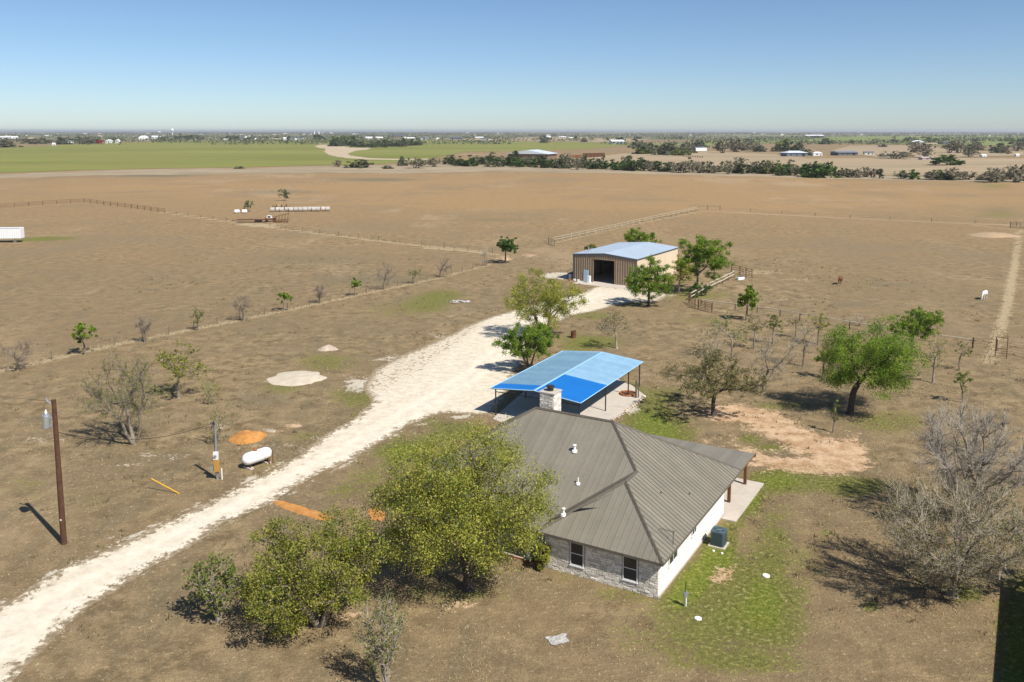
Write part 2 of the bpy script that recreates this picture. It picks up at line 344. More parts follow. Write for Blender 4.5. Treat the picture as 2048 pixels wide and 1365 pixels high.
for b in ((1500,828,74,15,1.1,8),(1440,835,30,14,.9),(1560,860,120,26,.82,16),(1650,900,90,24,1.0,14),(1660,935,80,16,1.1),(1590,930,70,16,.7),(1445,1150,42,20,.85,-12),(1710,890,24,26,.8),(1530,925,50,14,.6),(1440,880,50,16,.5),(1500,905,60,14,.55),
          (585,853,18,5,1.0),(560,862,30,4,.7),(500,893,26,4,.6),(1010,518,24,7,.8),(1060,512,18,5,.7),(700,1232,40,14,.7),(660,1200,20,16,.5),(760,1290,30,10,.4),(1985,470,46,5,.75),(935,1210,60,14,.45)):
    blob('soil', *b)
for b in ((1520,545,70,6,.75),(1600,560,60,6,.6),(1440,620,60,10,.5),(1560,600,40,6,.5),(1700,1230,120,50,.28),(700,490,40,4,.6),(800,505,60,4,.55),(1250,1230,140,22,.4),(760,470,50,5,.45),(560,425,60,4,.6),(540,450,60,4,.75),
          (1990,470,40,6,.4),(1940,400,40,6,.5),(700,1280,60,24,.4),(450,850,50,10,.4),(240,930,80,18,.35),(1830,1250,90,60,.25),(690,400,40,5,.3)):
    blob('straw', *b)
stroke('straw', [(1980,720),(2012,620),(2028,540),(2044,440)], (26, 9), .85)
stroke('straw', [(-40,752),(230,690),(480,640),(700,594),(880,556),(985,528)], (10, 4), .85)
stroke('straw', [(330,426),(480,447),(640,468),(800,487),(970,505)], 4, 1.0)
stroke('straw', [(850,497),(930,500),(1000,510)], 5, .8)
stroke('straw', [(1105,486),(1250,452),(1396,424)], 6, .75)
stroke('straw', [(900,600),(960,575),(1040,545),(1145,535)], 9, .45)
stroke('weed', [(1060,500),(1140,470),(1230,452)], 6, .4)
for b in ((1400,480,300,14,.35),(1600,520,200,10,.3),(750,560,160,18,.55),(620,520,170,16,.5),(250,500,200,10,.3),(300,560,200,14,.3),(560,385,160,7,.55),(760,360,120,5,.7),(1000,440,120,7,.5),(900,430,80,6,.4),(300,352,160,4,.7),
          (620,345,160,4,.6),(1700,610,60,9,.55),(1800,570,80,7,.5),(520,800,110,30,.5),(560,700,120,30,.3),(240,850,120,30,.35),(1700,1180,160,60,.3),(760,870,80,30,.4),(1800,440,160,6,.35),(2000,420,60,12,.5),(640,760,60,20,.4)):
    blob('weed', *b)
CH['warm'] += np.clip((600-PY)/200, 0, 1)*np.where(front, .75, .5)
for b in ((1500,385,560,32,.9),(900,390,320,26,.5),(350,380,260,16,.35),(1300,560,30,14,.3)): blob('warm', *b)
CH['warm'] *= np.clip(1-np.clip((330-PY)/30, 0, 1)*.6, 0, 1); CH['warm'] = np.clip(CH['warm'], 0, 1)
DR = [(-170,1330),(-60,1240),(0,1211),(51,1182),(144,1130),(250,1084),(390,1017),(480,976),(540,944),(609,902),(648,872),(700,842),(742,806),(722,778),(752,738),(800,712),(850,692),(910,664),(970,637),(1010,626),(1080,604),
      (1140,592),(1172,583),(1190,574),(1206,569),(1230,571),(1258,576),(1330,580),(1338,592),(1312,606),(1268,606),(1225,612),(1196,622),(1150,630),(1090,655),(1060,690),(1046,722),(1030,748),(1010,790),(990,832),(944,828),(882,827),(820,851),
      (765,884),(700,921),(609,964),(562,994),(508,1021),(430,1057),(352,1107),(273,1155),(195,1206),(133,1260),(90,1299),(51,1338),(18,1372),(-40,1440)]
DRW = [gp(*p) for p in DR]
for b in ((720,770,46,22,.75),(790,720,50,12,.6),(880,672,40,8,.5),(640,880,30,10,.5),(500,960,40,8,.45),(250,1075,60,8,.5),(100,1150,60,8,.5),(1120,552,34,7,1.4),(1100,551,16,4,.6),(1240,580,60,7,.5),(1330,590,30,8,.6),
          (560,890,60,10,.42),(430,855,40,10,.46),(330,912,90,10,.46),(540,860,30,6,.5),(90,880,90,8,.44),(230,930,60,8,.44),(690,1250,70,20,.3),(1010,700,40,30,.4),(850,740,60,20,.4),(1260,815,24,14,.9),(945,835,40,5,.5)):
    blob('chalk', *b)
stroke('chalk', [(20,1360),(133,1262),(273,1157),(430,1060),(562,997),(700,925),(820,853),(940,830)], 7, .55)
stroke('chalk', [(0,1205),(144,1127),(250,1080),(390,1013),(480,972),(609,898)], 8, .60)
nx, ny = len(gx), len(gy)
Zg = np.zeros_like(X)
V = np.stack([X.ravel(), Y.ravel(), Zg.ravel()], 1)
I = np.arange(nx*ny).reshape(ny, nx); Q = np.stack([I[:-1,:-1], I[:-1,1:], I[1:,1:], I[1:,:-1]], -1).reshape(-1, 4)
tag(link('ground', np_mesh('ground', V, Q, MAT['ground'], {k: v.ravel() for k, v in CH.items()})), 'tan dry pasture and worn lawn', None, None, 'structure')

# crushed limestone drive: triangulated, with wheel ruts as an attribute
ol = rough_outline(DRW, .32, .30, 3.3)
from mathutils.geometry import delaunay_2d_cdt
pxs = np.array([(p.x, p.y) for p in ol]); gX, gY = np.meshgrid(np.arange(pxs[:,0].min(), pxs[:,0].max(), .8), np.arange(pxs[:,1].min(), pxs[:,1].max(), .8))
gX = gX.ravel()+np.random.default_rng(1).uniform(-.2,.2,gX.size); gY = gY.ravel()+np.random.default_rng(2).uniform(-.2,.2,gY.size); kk = inside(pxs, gX, gY); gX, gY = gX[kk], gY[kk]
vin = [Vector((a, b)) for a, b in pxs]+[Vector((a, b)) for a, b in zip(gX, gY)]
r_ = delaunay_2d_cdt(vin, [], [list(range(len(pxs)))], 1, 1e-5)
me = bpy.data.meshes.new('driveway'); me.from_pydata([(v.x, v.y, .006) for v in r_[0]], [], r_[2]); me.materials.append(MAT['drive'])
if me.polygons and me.polygons[0].normal.z < 0: me.flip_normals()
cl = [gp(*p) for p in ((-60,1320),(100,1215),(300,1110),(520,1000),(700,900),(850,810),(960,740),(1010,690),(1080,630),(1190,590))]
rut = []; loose = []; edg = []
for v in me.vertices:
    p = Vector((v.co.x, v.co.y, 0)); best = 1e9
    for i in range(len(cl)-1):
        a, b = cl[i], cl[i+1]; d = b-a; t = max(0, min(1, (p-a).dot(d)/d.length_squared)); best = min(best, (p-(a+d*t)).length)
    rut.append(math.exp(-((best-.95)/.5)**2)*.9)
    loose.append(max(0., min(.85, (best-2.8)/5.)))
    edg.append(min(1., float(np.sqrt(((pxs-np.array([p.x, p.y]))**2).sum(1).min()))/1.5))
for n, arr in (('rut', rut), ('loose', loose), ('edge', edg)):
    at = me.attributes.new(n, 'FLOAT', 'POINT'); at.data.foreach_set('value', np.array(arr, np.float32))
tag(link('driveway', me), 'pale crushed limestone driveway curving up to the metal barn', None, None, 'structure')

# far fields: each a sheet a little above the one below
FENCE_TRACK = [(1396,421),(1550,428.5),(1700,436),(1870,443.5),(2060,451.5),(2060,454),(1870,446),(1700,438.4),(1550,431),(1396,423.2)]
def field(label, px, mat, z, amp=0., step=25, name='field'):
    return sheet(name, [gp(*p) for p in px], z, mat, label, step, amp, 2.2)
FG = field_mat('young_wheat', (.165, .175, .042), (.225, .225, .062), (.20, .19, .065), .006, (.25, 1, 1))
FT = field_mat('tan_stubble', (.37, .285, .18), (.31, .235, .145), (.26, .21, .14), .012, (.3, 1, 1))
FL = field_mat('bright_pasture', (.16, .20, .055), (.22, .235, .08), (.20, .18, .09), .004, (.3, 1, 1))
FP = field_mat('pale_grass_strip', (.36, .285, .19), (.285, .225, .145), (.20, .18, .125), .03, (.3, 1, 1))
FO = field_mat('olive_distance', (.155, .155, .085), (.22, .20, .115), (.12, .13, .075), .0012, (.3, 1, 1))
field('olive grassland running to the horizon', [(-2600,284),(-700,284),(300,281.5),(1000,279),(1500,281),(2048,284),(3400,284),(2600,264.3),(-1200,264.3)], FO, .25)
field('young green wheat field on the left', [(-900,372),(0,347),(160,341),(330,337),(500,335),(640,331),(760,329),(840,322),(905,310),(930,304),(1010,303),(1180,298),(1290,288),(1130,284.5),(1000,283),(880,281),(760,280),(640,280),(440,282.5),(300,284.5),(150,289),(40,295),(-900,330)], FG, .12, 2)
field('pale dead grass border under the green field', [(-900,392),(0,358),(160,352),(400,349),(640,346),(800,347),(1000,343),(1200,347),(1500,354),(1800,361),(2048,366),(2400,373),(2400,366),(2048,359),(1700,351),(1400,343),(1200,338),(1000,332),(860,327),(760,331),(640,333),(500,337),(330,339),(160,343),(0,349),(-900,374)], FP, .05, 7, 9)
field('pale bare track looping round the cedar clump', [(628,294),(640,290),(668,290),(700,296),(742,296.5),(735,300),(712,302),(696,308),(700,312),(740,317),(800,318.5),(860,318),(860,320),(800,321),(735,320),(690,317),(660,312),(648,304),(652,298),(640,297)], MAT['track'], .20, 2.5, 10, 'track')
field('tan stubble pasture beyond the hedge', [(1180,340),(1150,322),(1210,312),(1300,302),(1420,303),(1560,310),(1620,318),(1800,316),(2048,318),(2500,330),(2500,366),(2048,357),(1700,349),(1450,344)], FT, .16, 2)
field('bright green pasture far off on the right', [(1240,290),(1400,284),(1560,277.5),(1700,273),(2048,271.5),(2700,272),(2700,300),(2048,292),(1860,291),(1700,287),(1560,287),(1400,292)], FL, .40, 4, 80)
field('darker fallow strip in front of the far houses', [(1660,303),(1700,292),(1820,291),(1930,300),(2048,304),(2048,312),(1900,316),(1750,315)], FT, .28, 2, 40)
field('tan grass in the middle distance', [(880,279.5),(1000,276),(1180,275),(1300,280),(1240,286),(1130,283.5),(1000,282.3)], FT, .35, 4, 60)

field('pale worn strip along the far paddock fence', FENCE_TRACK, field_mat('worn_strip', (.345, .25, .142), (.30, .21, .118), None, .1), .02, .7, 3, 'track')
# ------------------------------------------------------------------ the house
HC = gp(1318, 1200)
house = empty('ranch_house', (HC.x, HC.y, 0), UA, 'white limestone ranch house with tan standing seam hip roof', 'house')
Hinv = Matrix.Translation((HC.x, HC.y, 0)) @ Matrix.Rotation(UA, 4, 'Z'); Hinv = Hinv.inverted()
def hl(px, py, z=0): return Hinv @ gp(px, py, z)
E_ = -.30                                   # eave line of wing front and right side
ze, pit = 2.50, .6366; hw = 4.25; hm = 7.40; s1 = 1.92
sR = s1+E_+hm; tA = E_+hw; sA = E_+hw; sJ = s1+E_+hw; tP = E_+hm; tL = 13.4; tE = tL+hm; sB = s1+E_+2*hm; sF = s1+E_
WA = .10; WTOP = 2.62
def wallbox(a, b): return MB().box(a, b)
# solid wall core: wing + main body as one footprint
sW = 13.4
fp = [(WA, WA), (sW, WA), (sW, tE-.4), (sF+.4, tE-.4), (sF+.4, 2*hw+E_-.4), (WA, 2*hw+E_-.4)]
MB().prism(fp, 0, ze+.02).build('wall', MAT['mortar'], house)
roof = MB().prism([(E_+.02, E_+.02), (sB-.02, E_+.02), (sB-.02, tE-.02), (sF+.02, tE-.02), (sF+.02, 2*hw+E_-.02), (E_+.02, 2*hw+E_-.02)], ze-.10, ze-.04).build('roof', MAT['soffit'], house)
def fascia(a, b):
    d = (Vector(b)-Vector(a)).normalized(); n = Vector((-d.y, d.x, 0))*.025; a = Vector(a); b = Vector(b)
    MB().prism([a+n, b+n, b-n, a-n], ze-.17, ze-.005).build('fascia', MAT['fascia'], roof)
for a, b in (((E_,E_,0),(sB,E_,0)), ((E_,E_,0),(E_,2*hw+E_,0)), ((E_,2*hw+E_,0),(sF,2*hw+E_,0)), ((sF,2*hw+E_,0),(sF,tE,0)), ((sF,tE,0),(sB,tE,0))): fascia(a, b)
def seam_plane(lo, hi, axis_, t0, t1, width, P, brks, mat=MAT['roof'], rib=.035, ribw=.035, name='roof_panel', parent=None):
    """strips across t in [t0,t1]; P(t, q) gives a 3-D point; q runs lo(t)..hi(t) up the slope"""
    n = max(1, round((t1-t0)/width)); w_ = (t1-t0)/n
    for i in range(n):
        a, b = t0+i*w_, t0+(i+1)*w_
        ts = [a] + sorted(x for x in brks if a+.01 < x < b-.01) + [b]
        low = [P(t, lo(t)) for t in ts]; up = [P(t, hi(t)) for t in ts]
        ar = sum((hi(t)-lo(t)) for t in ts)
        if ar < .05: continue
        nrm = (P(a+.1, lo(a)) - P(a, lo(a))).cross(P(a, lo(a)+.1) - P(a, lo(a))).normalized()
        if nrm.z < 0: nrm = -nrm
        mb = MB(); poly = low + up[::-1]; k = len(poly)
        mb.add(poly + [p-nrm*.03 for p in poly], [tuple(range(k)), tuple(range(2*k-1, k-1, -1))] + [(j, (j+1) % k, k+(j+1) % k, k+j) for j in range(k)])
        l0, h0 = lo(a), hi(a)
        if h0-l0 > .08:
            e = ribw; A = [P(a, l0), P(a+e, l0), P(a+e, h0), P(a, h0)]
            mb.add([p-nrm*.005 for p in A] + [p+nrm*rib for p in A], [(4,5,6,7),(0,1,5,4),(1,2,6,5),(2,3,7,6),(3,0,4,7)])
        mb.build(name, mat, parent)
Z = lambda d: ze+pit*d
# right side plane: strips in s, slope along t
hiR = lambda s: min(s, tA if sA <= s <= sJ else 1e9, s-s1 if s > sJ else 1e9, (sB-s)+E_) if s > E_ else E_
def hiR(s):
    if s <= sA: v = s
    elif s <= sJ: v = tA
    elif s <= sR: v = s-s1
    else: v = sB-s+E_
    return max(E_, v)
seam_plane(lambda s: E_, hiR, 's', E_, sB, .42, lambda s, q: Vector((s, q, Z(q-E_))), (sA, sJ, sR), parent=roof, rib=.05)
# wing front plane: strips in t, slope along s
seam_plane(lambda t: E_, lambda t: max(E_, min(t, 2*hw+2*E_-t)), 't', E_, 2*hw+E_, .42, lambda t, q: Vector((q, t, Z(q-E_))), (tA,), parent=roof, rib=.03)
# wing left plane: strips in s, slope along -t
seam_plane(lambda s: 0, lambda s: max(0, min(s-E_, hw) if s < sF else hw-(0 if s < sJ else 9)) - 0, 's', E_, sF, .42, lambda s, q: Vector((s, 2*hw+E_-q, Z(q))), (sA,), parent=roof)
seam_plane(lambda s: s-sF, lambda s: max(s-sF, min(s-E_, hw)), 's', sF, sJ, .42, lambda s, q: Vector((s, 2*hw+E_-q, Z(q))), (sA,), parent=roof)
# main front plane
def loM(t): return max(sF, sJ-(t-tA)) if t < 2*hw+E_ else sF
def hiM(t):
    if t < tP: v = t+s1
    elif t < tL: v = sR
    else: v = sR-(t-tL)
    return max(v, loM(t))
seam_plane(loM, hiM, 't', tA, tE, .42, lambda t, q: Vector((q, t, Z(q-sF))), (tP, tL, 2*hw+E_), parent=roof, rib=.03)
# back plane and left hip end
seam_plane(lambda t: 0, lambda t: max(0, min(t-E_, hm, tE-t)), 't', E_, tE, .42, lambda t, q: Vector((sB-q, t, Z(q))), (tP, tL), parent=roof)
seam_plane(lambda s: 0, lambda s: max(0, min(s-sF, sB-s)), 's', sF, sB, .42, lambda s, q: Vector((s, tE-q, Z(q))), (sR,), parent=roof)
def cap(a, b, w_=.13, h=.05):
    a, b = Vector(a), Vector(b); d = (b-a).normalized(); sd_ = d.cross(Vector((0,0,1))).normalized(); up = sd_.cross(d)
    pr = [(-w_, -.055), (0, h), (w_, -.055), (w_, -.085), (0, h-.03), (-w_, -.085)]
    mb = MB(); vs = [a+sd_*x+up*y for x, y in pr]+[b+sd_*x+up*y for x, y in pr]
    mb.add(vs, [(i, (i+1) % 6, 6+(i+1) % 6, 6+i) for i in range(6)]+[(0,1,2,3,4,5),(11,10,9,8,7,6)])
    mb.build('ridge_cap', MAT['roofcap'], roof)
zJ = Z(hw); zR = Z(hm)
for a, b in (((E_,E_,ze+.02),(sA,tA,zJ+.03)), ((sA,tA,zJ+.03),(sJ,tA,zJ+.03)), ((sJ,tA,zJ+.03),(sR,tP,zR+.03)), ((sR,tP,zR+.03),(sR,tL,zR+.03)), ((sR,tP,zR+.03),(sB,E_,ze+.02)),
             ((sR,tL,zR+.03),(sF,tE,ze+.02)), ((sR,tL,zR+.03),(sB,tE,ze+.02)), ((E_,2*hw+E_,ze+.02),(sA,tA,zJ+.03))): cap(a, b)
MB().tube([(sJ, tA, zJ+.02), (sF, 2*hw+E_, ze+.03)], .06, 5).build('valley_flashing', MAT['roofcap'], roof)
# back porch roof, slab and cedar posts
seam_plane(lambda t: 0, lambda t: 4.15, 't', E_, 14.0, .42, lambda t, q: Vector((sB-.12+q, t, ze-.03-.008*q)), (), parent=roof, rib=.015, ribw=.02)
MB().box((sB+3.95, E_-.05, ze-.30), (sB+4.08, 14.0, ze-.075)).build('porch_beam', MAT['wood'], roof)
MB().box((sB-.4, E_+.05, ze-.28), (sB+4.0, E_+.17, ze-.075)).build('porch_beam', MAT['wood'], roof)
MB().box((12.6, -1.05, 0), (sB+4.1, 0.02, .10)).box((sW+.02, .02, 0), (sB+4.1, 13.6, .101)).build('patio_slab', MAT['concrete'], house)
for (px, py) in ((1457.6, 1007), (1489.8, 971)):
    p = hl(px, py); MB().box((p.x-.11, max(p.y, E_+.12)-.11, .1), (p.x+.11, max(p.y, E_+.12)+.11, ze-.29)).build('porch_post', MAT['wood'], house)
for y in (5.0, 9.5, 13.4): MB().box((sB+3.9, y-.1, .1), (sB+4.1, y+.1, ze-.31)).build('porch_post', MAT['wood'], house)
# windows: frame, sash bar and two panes
def window(O, dx, nrm, w_, h_, parent, bar='h'):
    """O lower left corner on the wall, dx along the wall, nrm outwards"""
    dx = Vector(dx); nrm = Vector(nrm); up = Vector((0,0,1)); O = Vector(O)
    Mx = Matrix((( dx.x, nrm.x, 0, O.x), (dx.y, nrm.y, 0, O.y), (0, 0, 1, O.z), (0,0,0,1)))
    f = .06; mb = MB()
    for a, b in (((0,.0,0),(w_,.085,f)), ((0,.0,h_-f),(w_,.085,h_)), ((0,.0,f),(f,.084,h_-f)), ((w_-f,.0,f),(w_,.084,h_-f))): mb.box(a, b, Mx)
    if bar == 'h': mb.box((f,.0,h_/2-.025), (w_-f,.083,h_/2+.025), Mx)
    else: mb.box((w_/2-.025,.0,f), (w_/2+.025,.083,h_-f), Mx)
    wn = mb.build('window', MAT['trim'], parent)
    if bar == 'h':
        MB().box((f,.0,f), (w_-f,.045,h_/2-.025), Mx).build('pane', MAT['screen'], wn); MB().box((f,.0,h_/2+.025), (w_-f,.06,h_-f), Mx).build('pane', MAT['glass'], wn)
    else:
        MB().box((f,.0,f), (w_/2-.025,.05,h_-f), Mx).build('pane', MAT['glass'], wn); MB().box((w_/2+.025,.0,f), (w_-f,.06,h_-f), Mx).build('pane', MAT['glass'], wn)
    MB().box((-.05,.0,-.07), (w_+.05,.11,0), Mx).build('sill', MAT['trim'], wn)
    return wn
WINF = []
for pxl, pxr, pyb in ((1135, 1159, 1129), (1252, 1279, 1160)):
    pass
FW = [(1.42, 2.40), (5.05, 6.00)]          # along t on the wing front
for t0, t1 in FW: window((WA, t1, .66), (0,-1,0), (-1,0,0), t1-t0, 1.62, house)
SW = [(1.75, 3.25, 1.30, .86), (6.1, 6.95, 1.42, .62)]
for a, b, z0, h_ in SW: window((b, WA, z0), (-1,0,0), (0,-1,0), b-a, h_, house, 'v')
MF = sF+.4
for t0, t1 in ((9.4, 10.6), (15.3, 16.7), (18.2, 19.4)): window((MF, t1, .7), (0,-1,0), (-1,0,0), t1-t0, 1.5, house)
dr = MB().box((MF-.06, 12.2, .05), (MF, 13.15, 2.12)).build('door', MAT['wood'], house); MB().box((MF-.13, 12.28, 1.0), (MF-.06, 12.33, 1.12)).build('handle', MAT['steel'], dr)
MB().box((MF-1.9, 9.0, 0), (MF-.07, 14.6, .12)).build('porch_slab', MAT['concrete'], house)
MB().box((MF-1.95, 9.0, 0), (MF-1.9, 14.6, .10)).build('brick_edging', MAT['rustorange'], house)
# limestone facing: single stones on the wing front, joined work elsewhere
rs = random.Random(4)
def stone_proto(k):
    bm = bmesh.new(); bmesh.ops.create_cube(bm, size=1.0)
    bmesh.ops.bevel(bm, geom=[e for e in bm.edges], offset=.10, segments=1, affect='EDGES')
    for v in bm.verts:
        v.co += Vector((rs.uniform(-.07,.07), rs.uniform(-.15,.15), rs.uniform(-.07,.07)))
    me = bpy.data.meshes.new('stone'); bm.to_mesh(me); bm.free(); me.materials.append(MAT['stone']); return me
STONES = [stone_proto(k) for k in range(6)]
def courses(L, H, holes, wmin, wmax, hmin, hmax, z0=0.0):
    z = z0; out = []
    while z < H-.04:
        h_ = min(rs.uniform(hmin, hmax), H-z)
        x = -rs.uniform(0, .3)
        while x < L:
            w_ = rs.uniform(wmin, wmax); a, b = max(x, 0), min(x+w_, L); x += w_
            segs = [(a, b)]
            for (ha, hb, hz0, hz1) in holes:
                if z+h_ > hz0+.03 and z < hz1-.03:
                    ns = []
                    for (p, q) in segs:
                        if q <= ha or p >= hb: ns.append((p, q)); continue
                        if p < ha: ns.append((p, ha))
                        if q > hb: ns.append((hb, q))
                    segs = ns
            for (p, q) in segs:
                if q-p > .05: out.append((p, q, z, z+h_))
        z += h_
    return out
def stones_single(O, dx, nrm, lst, parent, thick=.08):
    for (a, b, z0, z1) in lst:
        o = link('stone', rs.choice(STONES), parent)
        o.location = Vector(O)+Vector(dx)*((a+b)/2)+Vector(nrm)*(thick*.28)+Vector((0,0,(z0+z1)/2))
        o.scale = ((b-a-.012), thick*rs.uniform(.8, 1.3), (z1-z0-.012)); o.rotation_euler = (rs.uniform(-.03,.03), rs.uniform(-.03,.03), math.atan2(dx[1], dx[0]))
def stones_joined(O, dx, nrm, lst, parent, thick=.06, mat=None):
    mb = MB(); O = Vector(O); dx = Vector(dx); n = Vector(nrm)
    for (a, b, z0, z1) in lst:
        g = .008; t = thick*rs.uniform(.5, 1.1); i = .025
        a_, b_, c_, d_ = a+g, b-g, z0+g, z1-g
        fr = [(a_, c_), (b_, c_), (b_, d_), (a_, d_)]
        vs = [O+dx*x+Vector((0,0,z)) for x, z in fr]+[O+dx*(x+(i if k in (0,3) else -i)*rs.uniform(.4,1.4))+n*(t*rs.uniform(.7,1.2))+Vector((0,0,z+(i if k < 2 else -i)*rs.uniform(.4,1.4))) for k, (x, z) in enumerate(fr)]
        mb.add(vs, [(4,5,6,7),(0,1,5,4),(1,2,6,5),(2,3,7,6),(3,0,4,7)])
    o = mb.build('stonework', mat or MAT['stone'], parent); o['kind'] = 'stuff'; return o
LW = 2*hw+E_-.4-WA
holes = [(LW+WA-t1-.08, LW+WA-t0+.08, .58, 2.30) for t0, t1 in FW]
cl_ = courses(LW, ze-.12, holes, .24, .54, .13, .21)
stones_single((WA, WA+LW, 0), (0,-1,0), (-1,0,0), cl_[:290], house)
LS = sW-WA
stones_joined((WA, WA, 0), (1,0,0), (0,-1,0), courses(LS, ze-.12, [(a-WA-.05, b-WA+.05, z0-.08, z0+h_+.02) for a, b, z0, h_ in SW], .25, .6, .13, .26), house, .03, MAT['stone_sunlit'])
stones_joined((MF, tE-.4, 0), (0,-1,0), (-1,0,0), courses(tE-.4-(2*hw+E_-.4), ze-.12, [(tE-.4-t1-.05, tE-.4-t0+.05, .62, 2.25) for t0, t1 in ((9.4,10.6),(15.3,16.7),(18.2,19.4))]+[(tE-.4-13.2, tE-.4-12.15, 0, 2.2)], .25, .6, .13, .26), house)
stones_joined((MF, 2*hw+E_-.4, 0), (-1,0,0), (0,1,0), courses(MF-WA, ze-.12, [], .25, .6, .13, .26), house)
MB().box((WA-.03, WA-.05, 0), (LS+WA, WA+.0, .16)).build('foundation_edge', MAT['concrete'], house)
for t in (9.2, 11.4): MB().box((MF-1.75, t-.11, .12), (MF-1.53, t+.11, ze-.11)).build('porch_column', MAT['trim'], house)
MB().box((MF-1.95, 8.25, ze-.16), (MF+.0, 14.8, ze-.105)).build('porch_soffit', MAT['soffit'], house)
seam_plane(lambda t: 0, lambda t: 2.15, 't', 8.22, 14.85, .42, lambda t, q: Vector((sF+.25-2.15+q, t, ze-.10+.10*q)), (), parent=roof, rib=.03)
# chimney with stone faces and metal cap, on the back slope by the ridge
cz0, cz1 = zR-.9, zR+1.15; cs, ct = sR+.25, 12.05; cw = 1.15
chim = MB().box((cs, ct, cz0), (cs+cw, ct+cw, cz1)).build('chimney', MAT['mortar'], house)
for O, dx, nr in (((cs, ct+cw, cz0), (0,-1,0), (-1,0,0)), ((cs, ct, cz0), (1,0,0), (0,-1,0)), ((cs+cw, ct+cw, cz0), (-1,0,0), (0,1,0))):
    stones_single(O, dx, nr, courses(cw, cz1-cz0, [], .22, .5, .14, .26), chim, .07)
MB().box((cs-.09, ct-.09, cz1), (cs+cw+.09, ct+cw+.09, cz1+.09)).build('chimney_slab', MAT['concrete'], chim)
MB().tube([(cs+.57, ct+.57, cz1+.09), (cs+.57, ct+.57, cz1+.34)], .24, 14).build('flue', MAT['steeldark'], chim)
MB().tube([(cs+.57, ct+.57, cz1+.36), (cs+.57, ct+.57, cz1+.47), (cs+.57, ct+.57, cz1+.50)], [.33, .31, .2], 14).build('flue_cap', MAT['steeldark'], chim)
# vent pipes on the front slope
def on_roof(px, py, plane):
    lo, hi = 2.0, 8.0
    for _ in range(40):
        z = (lo+hi)/2; p = hl(px, py, z); zz = {'M': Z(p.x-sF), 'W': Z(p.x-E_), 'R': Z(p.y-E_)}[plane]
        if zz > z: lo = z
        else: hi = z
    return Vector((p.x, p.y, z))
for px, py, pl, r, h_ in ((1149,903,'M',.09,.42), (1156,968,'M',.05,.42), (1127,1030,'W',.075,.40), (1322,987,'R',.05,.10), (1379,989,'R',.05,.10)):
    p = on_roof(px, py, pl)
    v = MB().tube([p-Vector((0,0,.1)), p+Vector((0,0,h_))], r, 10).build('vent_pipe', MAT['pvc'] if h_ > .2 else MAT['roofcap'], roof)
    if h_ > .2: MB().tube([p+Vector((0,0,-.05)), p+Vector((0,0,.08)), p+Vector((0,0,.13))], [r+.14, r+.10, r+.005], 10).build('pipe_boot', MAT['pvc'], v)
    if r > .07: MB().tube([p+Vector((0,0,h_)), p+Vector((0,0,h_+.05)), p+Vector((0,0,h_+.09))], [r+.055, r+.055, r*.5], 10).build('pipe_cap', MAT['pvc'], v)
# television aerial at the near corner of the roof
ap = on_roof(1346, 1090, 'R'); an = MB()
an.tube([ap, ap+Vector((0,0,.9))], .02, 6); an.tube([ap+Vector((.0,-.1,.85)), ap+Vector((.0,.9,.85))], .014, 5)
for k in range(6):
    q = ap+Vector((0,-.05+k*.18,.85)); an.tube([q+Vector((-.36+.03*k,0,0)), q+Vector((.36-.03*k,0,0))], .010, 4)
an.build('aerial', MAT['steeldark'], roof)
MB().tube([ap+Vector((0,0,.4)), ap+Vector((-.5,.3,.1))], .012, 4).build('aerial_stay', MAT['steeldark'], roof)

# things on the right of the house
p = hl(1437, 1090); ac = empty('air_conditioner', (gp(1437,1090).x, gp(1437,1090).y, 0), UA, 'grey blue air conditioning condenser on the grass beside the white wall', 'air conditioner')
MB().box((-.58,-.58,0), (.58,.58,.07)).build('pad', MAT['concrete'], ac)
def rsq(r, c, n=5):
    out = []
    for k, (sx, sy) in enumerate(((1,1),(-1,1),(-1,-1),(1,-1))):
        for j in range(n):
            a = math.pi/2*(k+j/(n-1)); out.append((sx*(r-c)+c*math.cos(a), sy*(r-c)+c*math.sin(a)))
    return out
MB().prism(rsq(.46, .14), .07, 1.02).build('coil_case', MAT['acblue'], ac)
sl = MB()
for k in range(15): sl.prism(rsq(.468, .145), .14+k*.056, .152+k*.056)
sl.build('louvres', MAT['steeldark'], ac)
MB().prism(rsq(.48, .15), 1.02, 1.09).build('top_rim', MAT['acblue'], ac)
MB().tube([(0,0,1.07), (0,0,1.095)], .36, 20).build('fan_well', MAT['black'], ac)
g = MB()
for k in range(12): a = k*math.pi/12; g.tube([(.36*math.cos(a), .36*math.sin(a), 1.105), (-.36*math.cos(a), -.36*math.sin(a), 1.105)], .008, 4)
for r in (.12, .24, .36): g.tube([(r*math.cos(2*math.pi*k/20), r*math.sin(2*math.pi*k/20), 1.106) for k in range(21)], .009, 4, False)
g.build('fan_guard', MAT['acblue'], ac)
MB().tube([(-.3,.46,.25), (-.4,.9,.2), (-.42,1.15,.4), (-.45,1.2,1.7)], .035, 6).build('line_set', MAT['black'], ac)
pp = gp(1370, 1213); hy = empty('yard_hydrant_post', pp, .4, 'short grey meter post with a dark stake by the near house corner', 'post')
MB().box((-.07,-.05,0), (.02,.05,.62)).build('post', MAT['steel'], hy); MB().box((.035,-.04,0), (.085,.04,.60)).build('conduit', MAT['pvc'], hy)
MB().box((-.12,-.09,.62), (.14,.09,.88)).build('meter_box', MAT['steel'], hy); MB().tube([(0,0,.88), (.03,.02,1.55)], .028, 6).build('stake', MAT['steeldark'], hy)
def disc(label, px, py, r, h_, name='cleanout_cover', cat='drain cover', mat=MAT['pvc']):
    o = MB().tube([(0,0,0), (0,0,h_*.7), (0,0,h_)], [r, r, r*.85], 9).build(name, mat, None, gp(px, py)); tag(o, label, cat); return o
disc('white square drain lid set in grass right of the air conditioner', 1532, 1153, .24, .10)
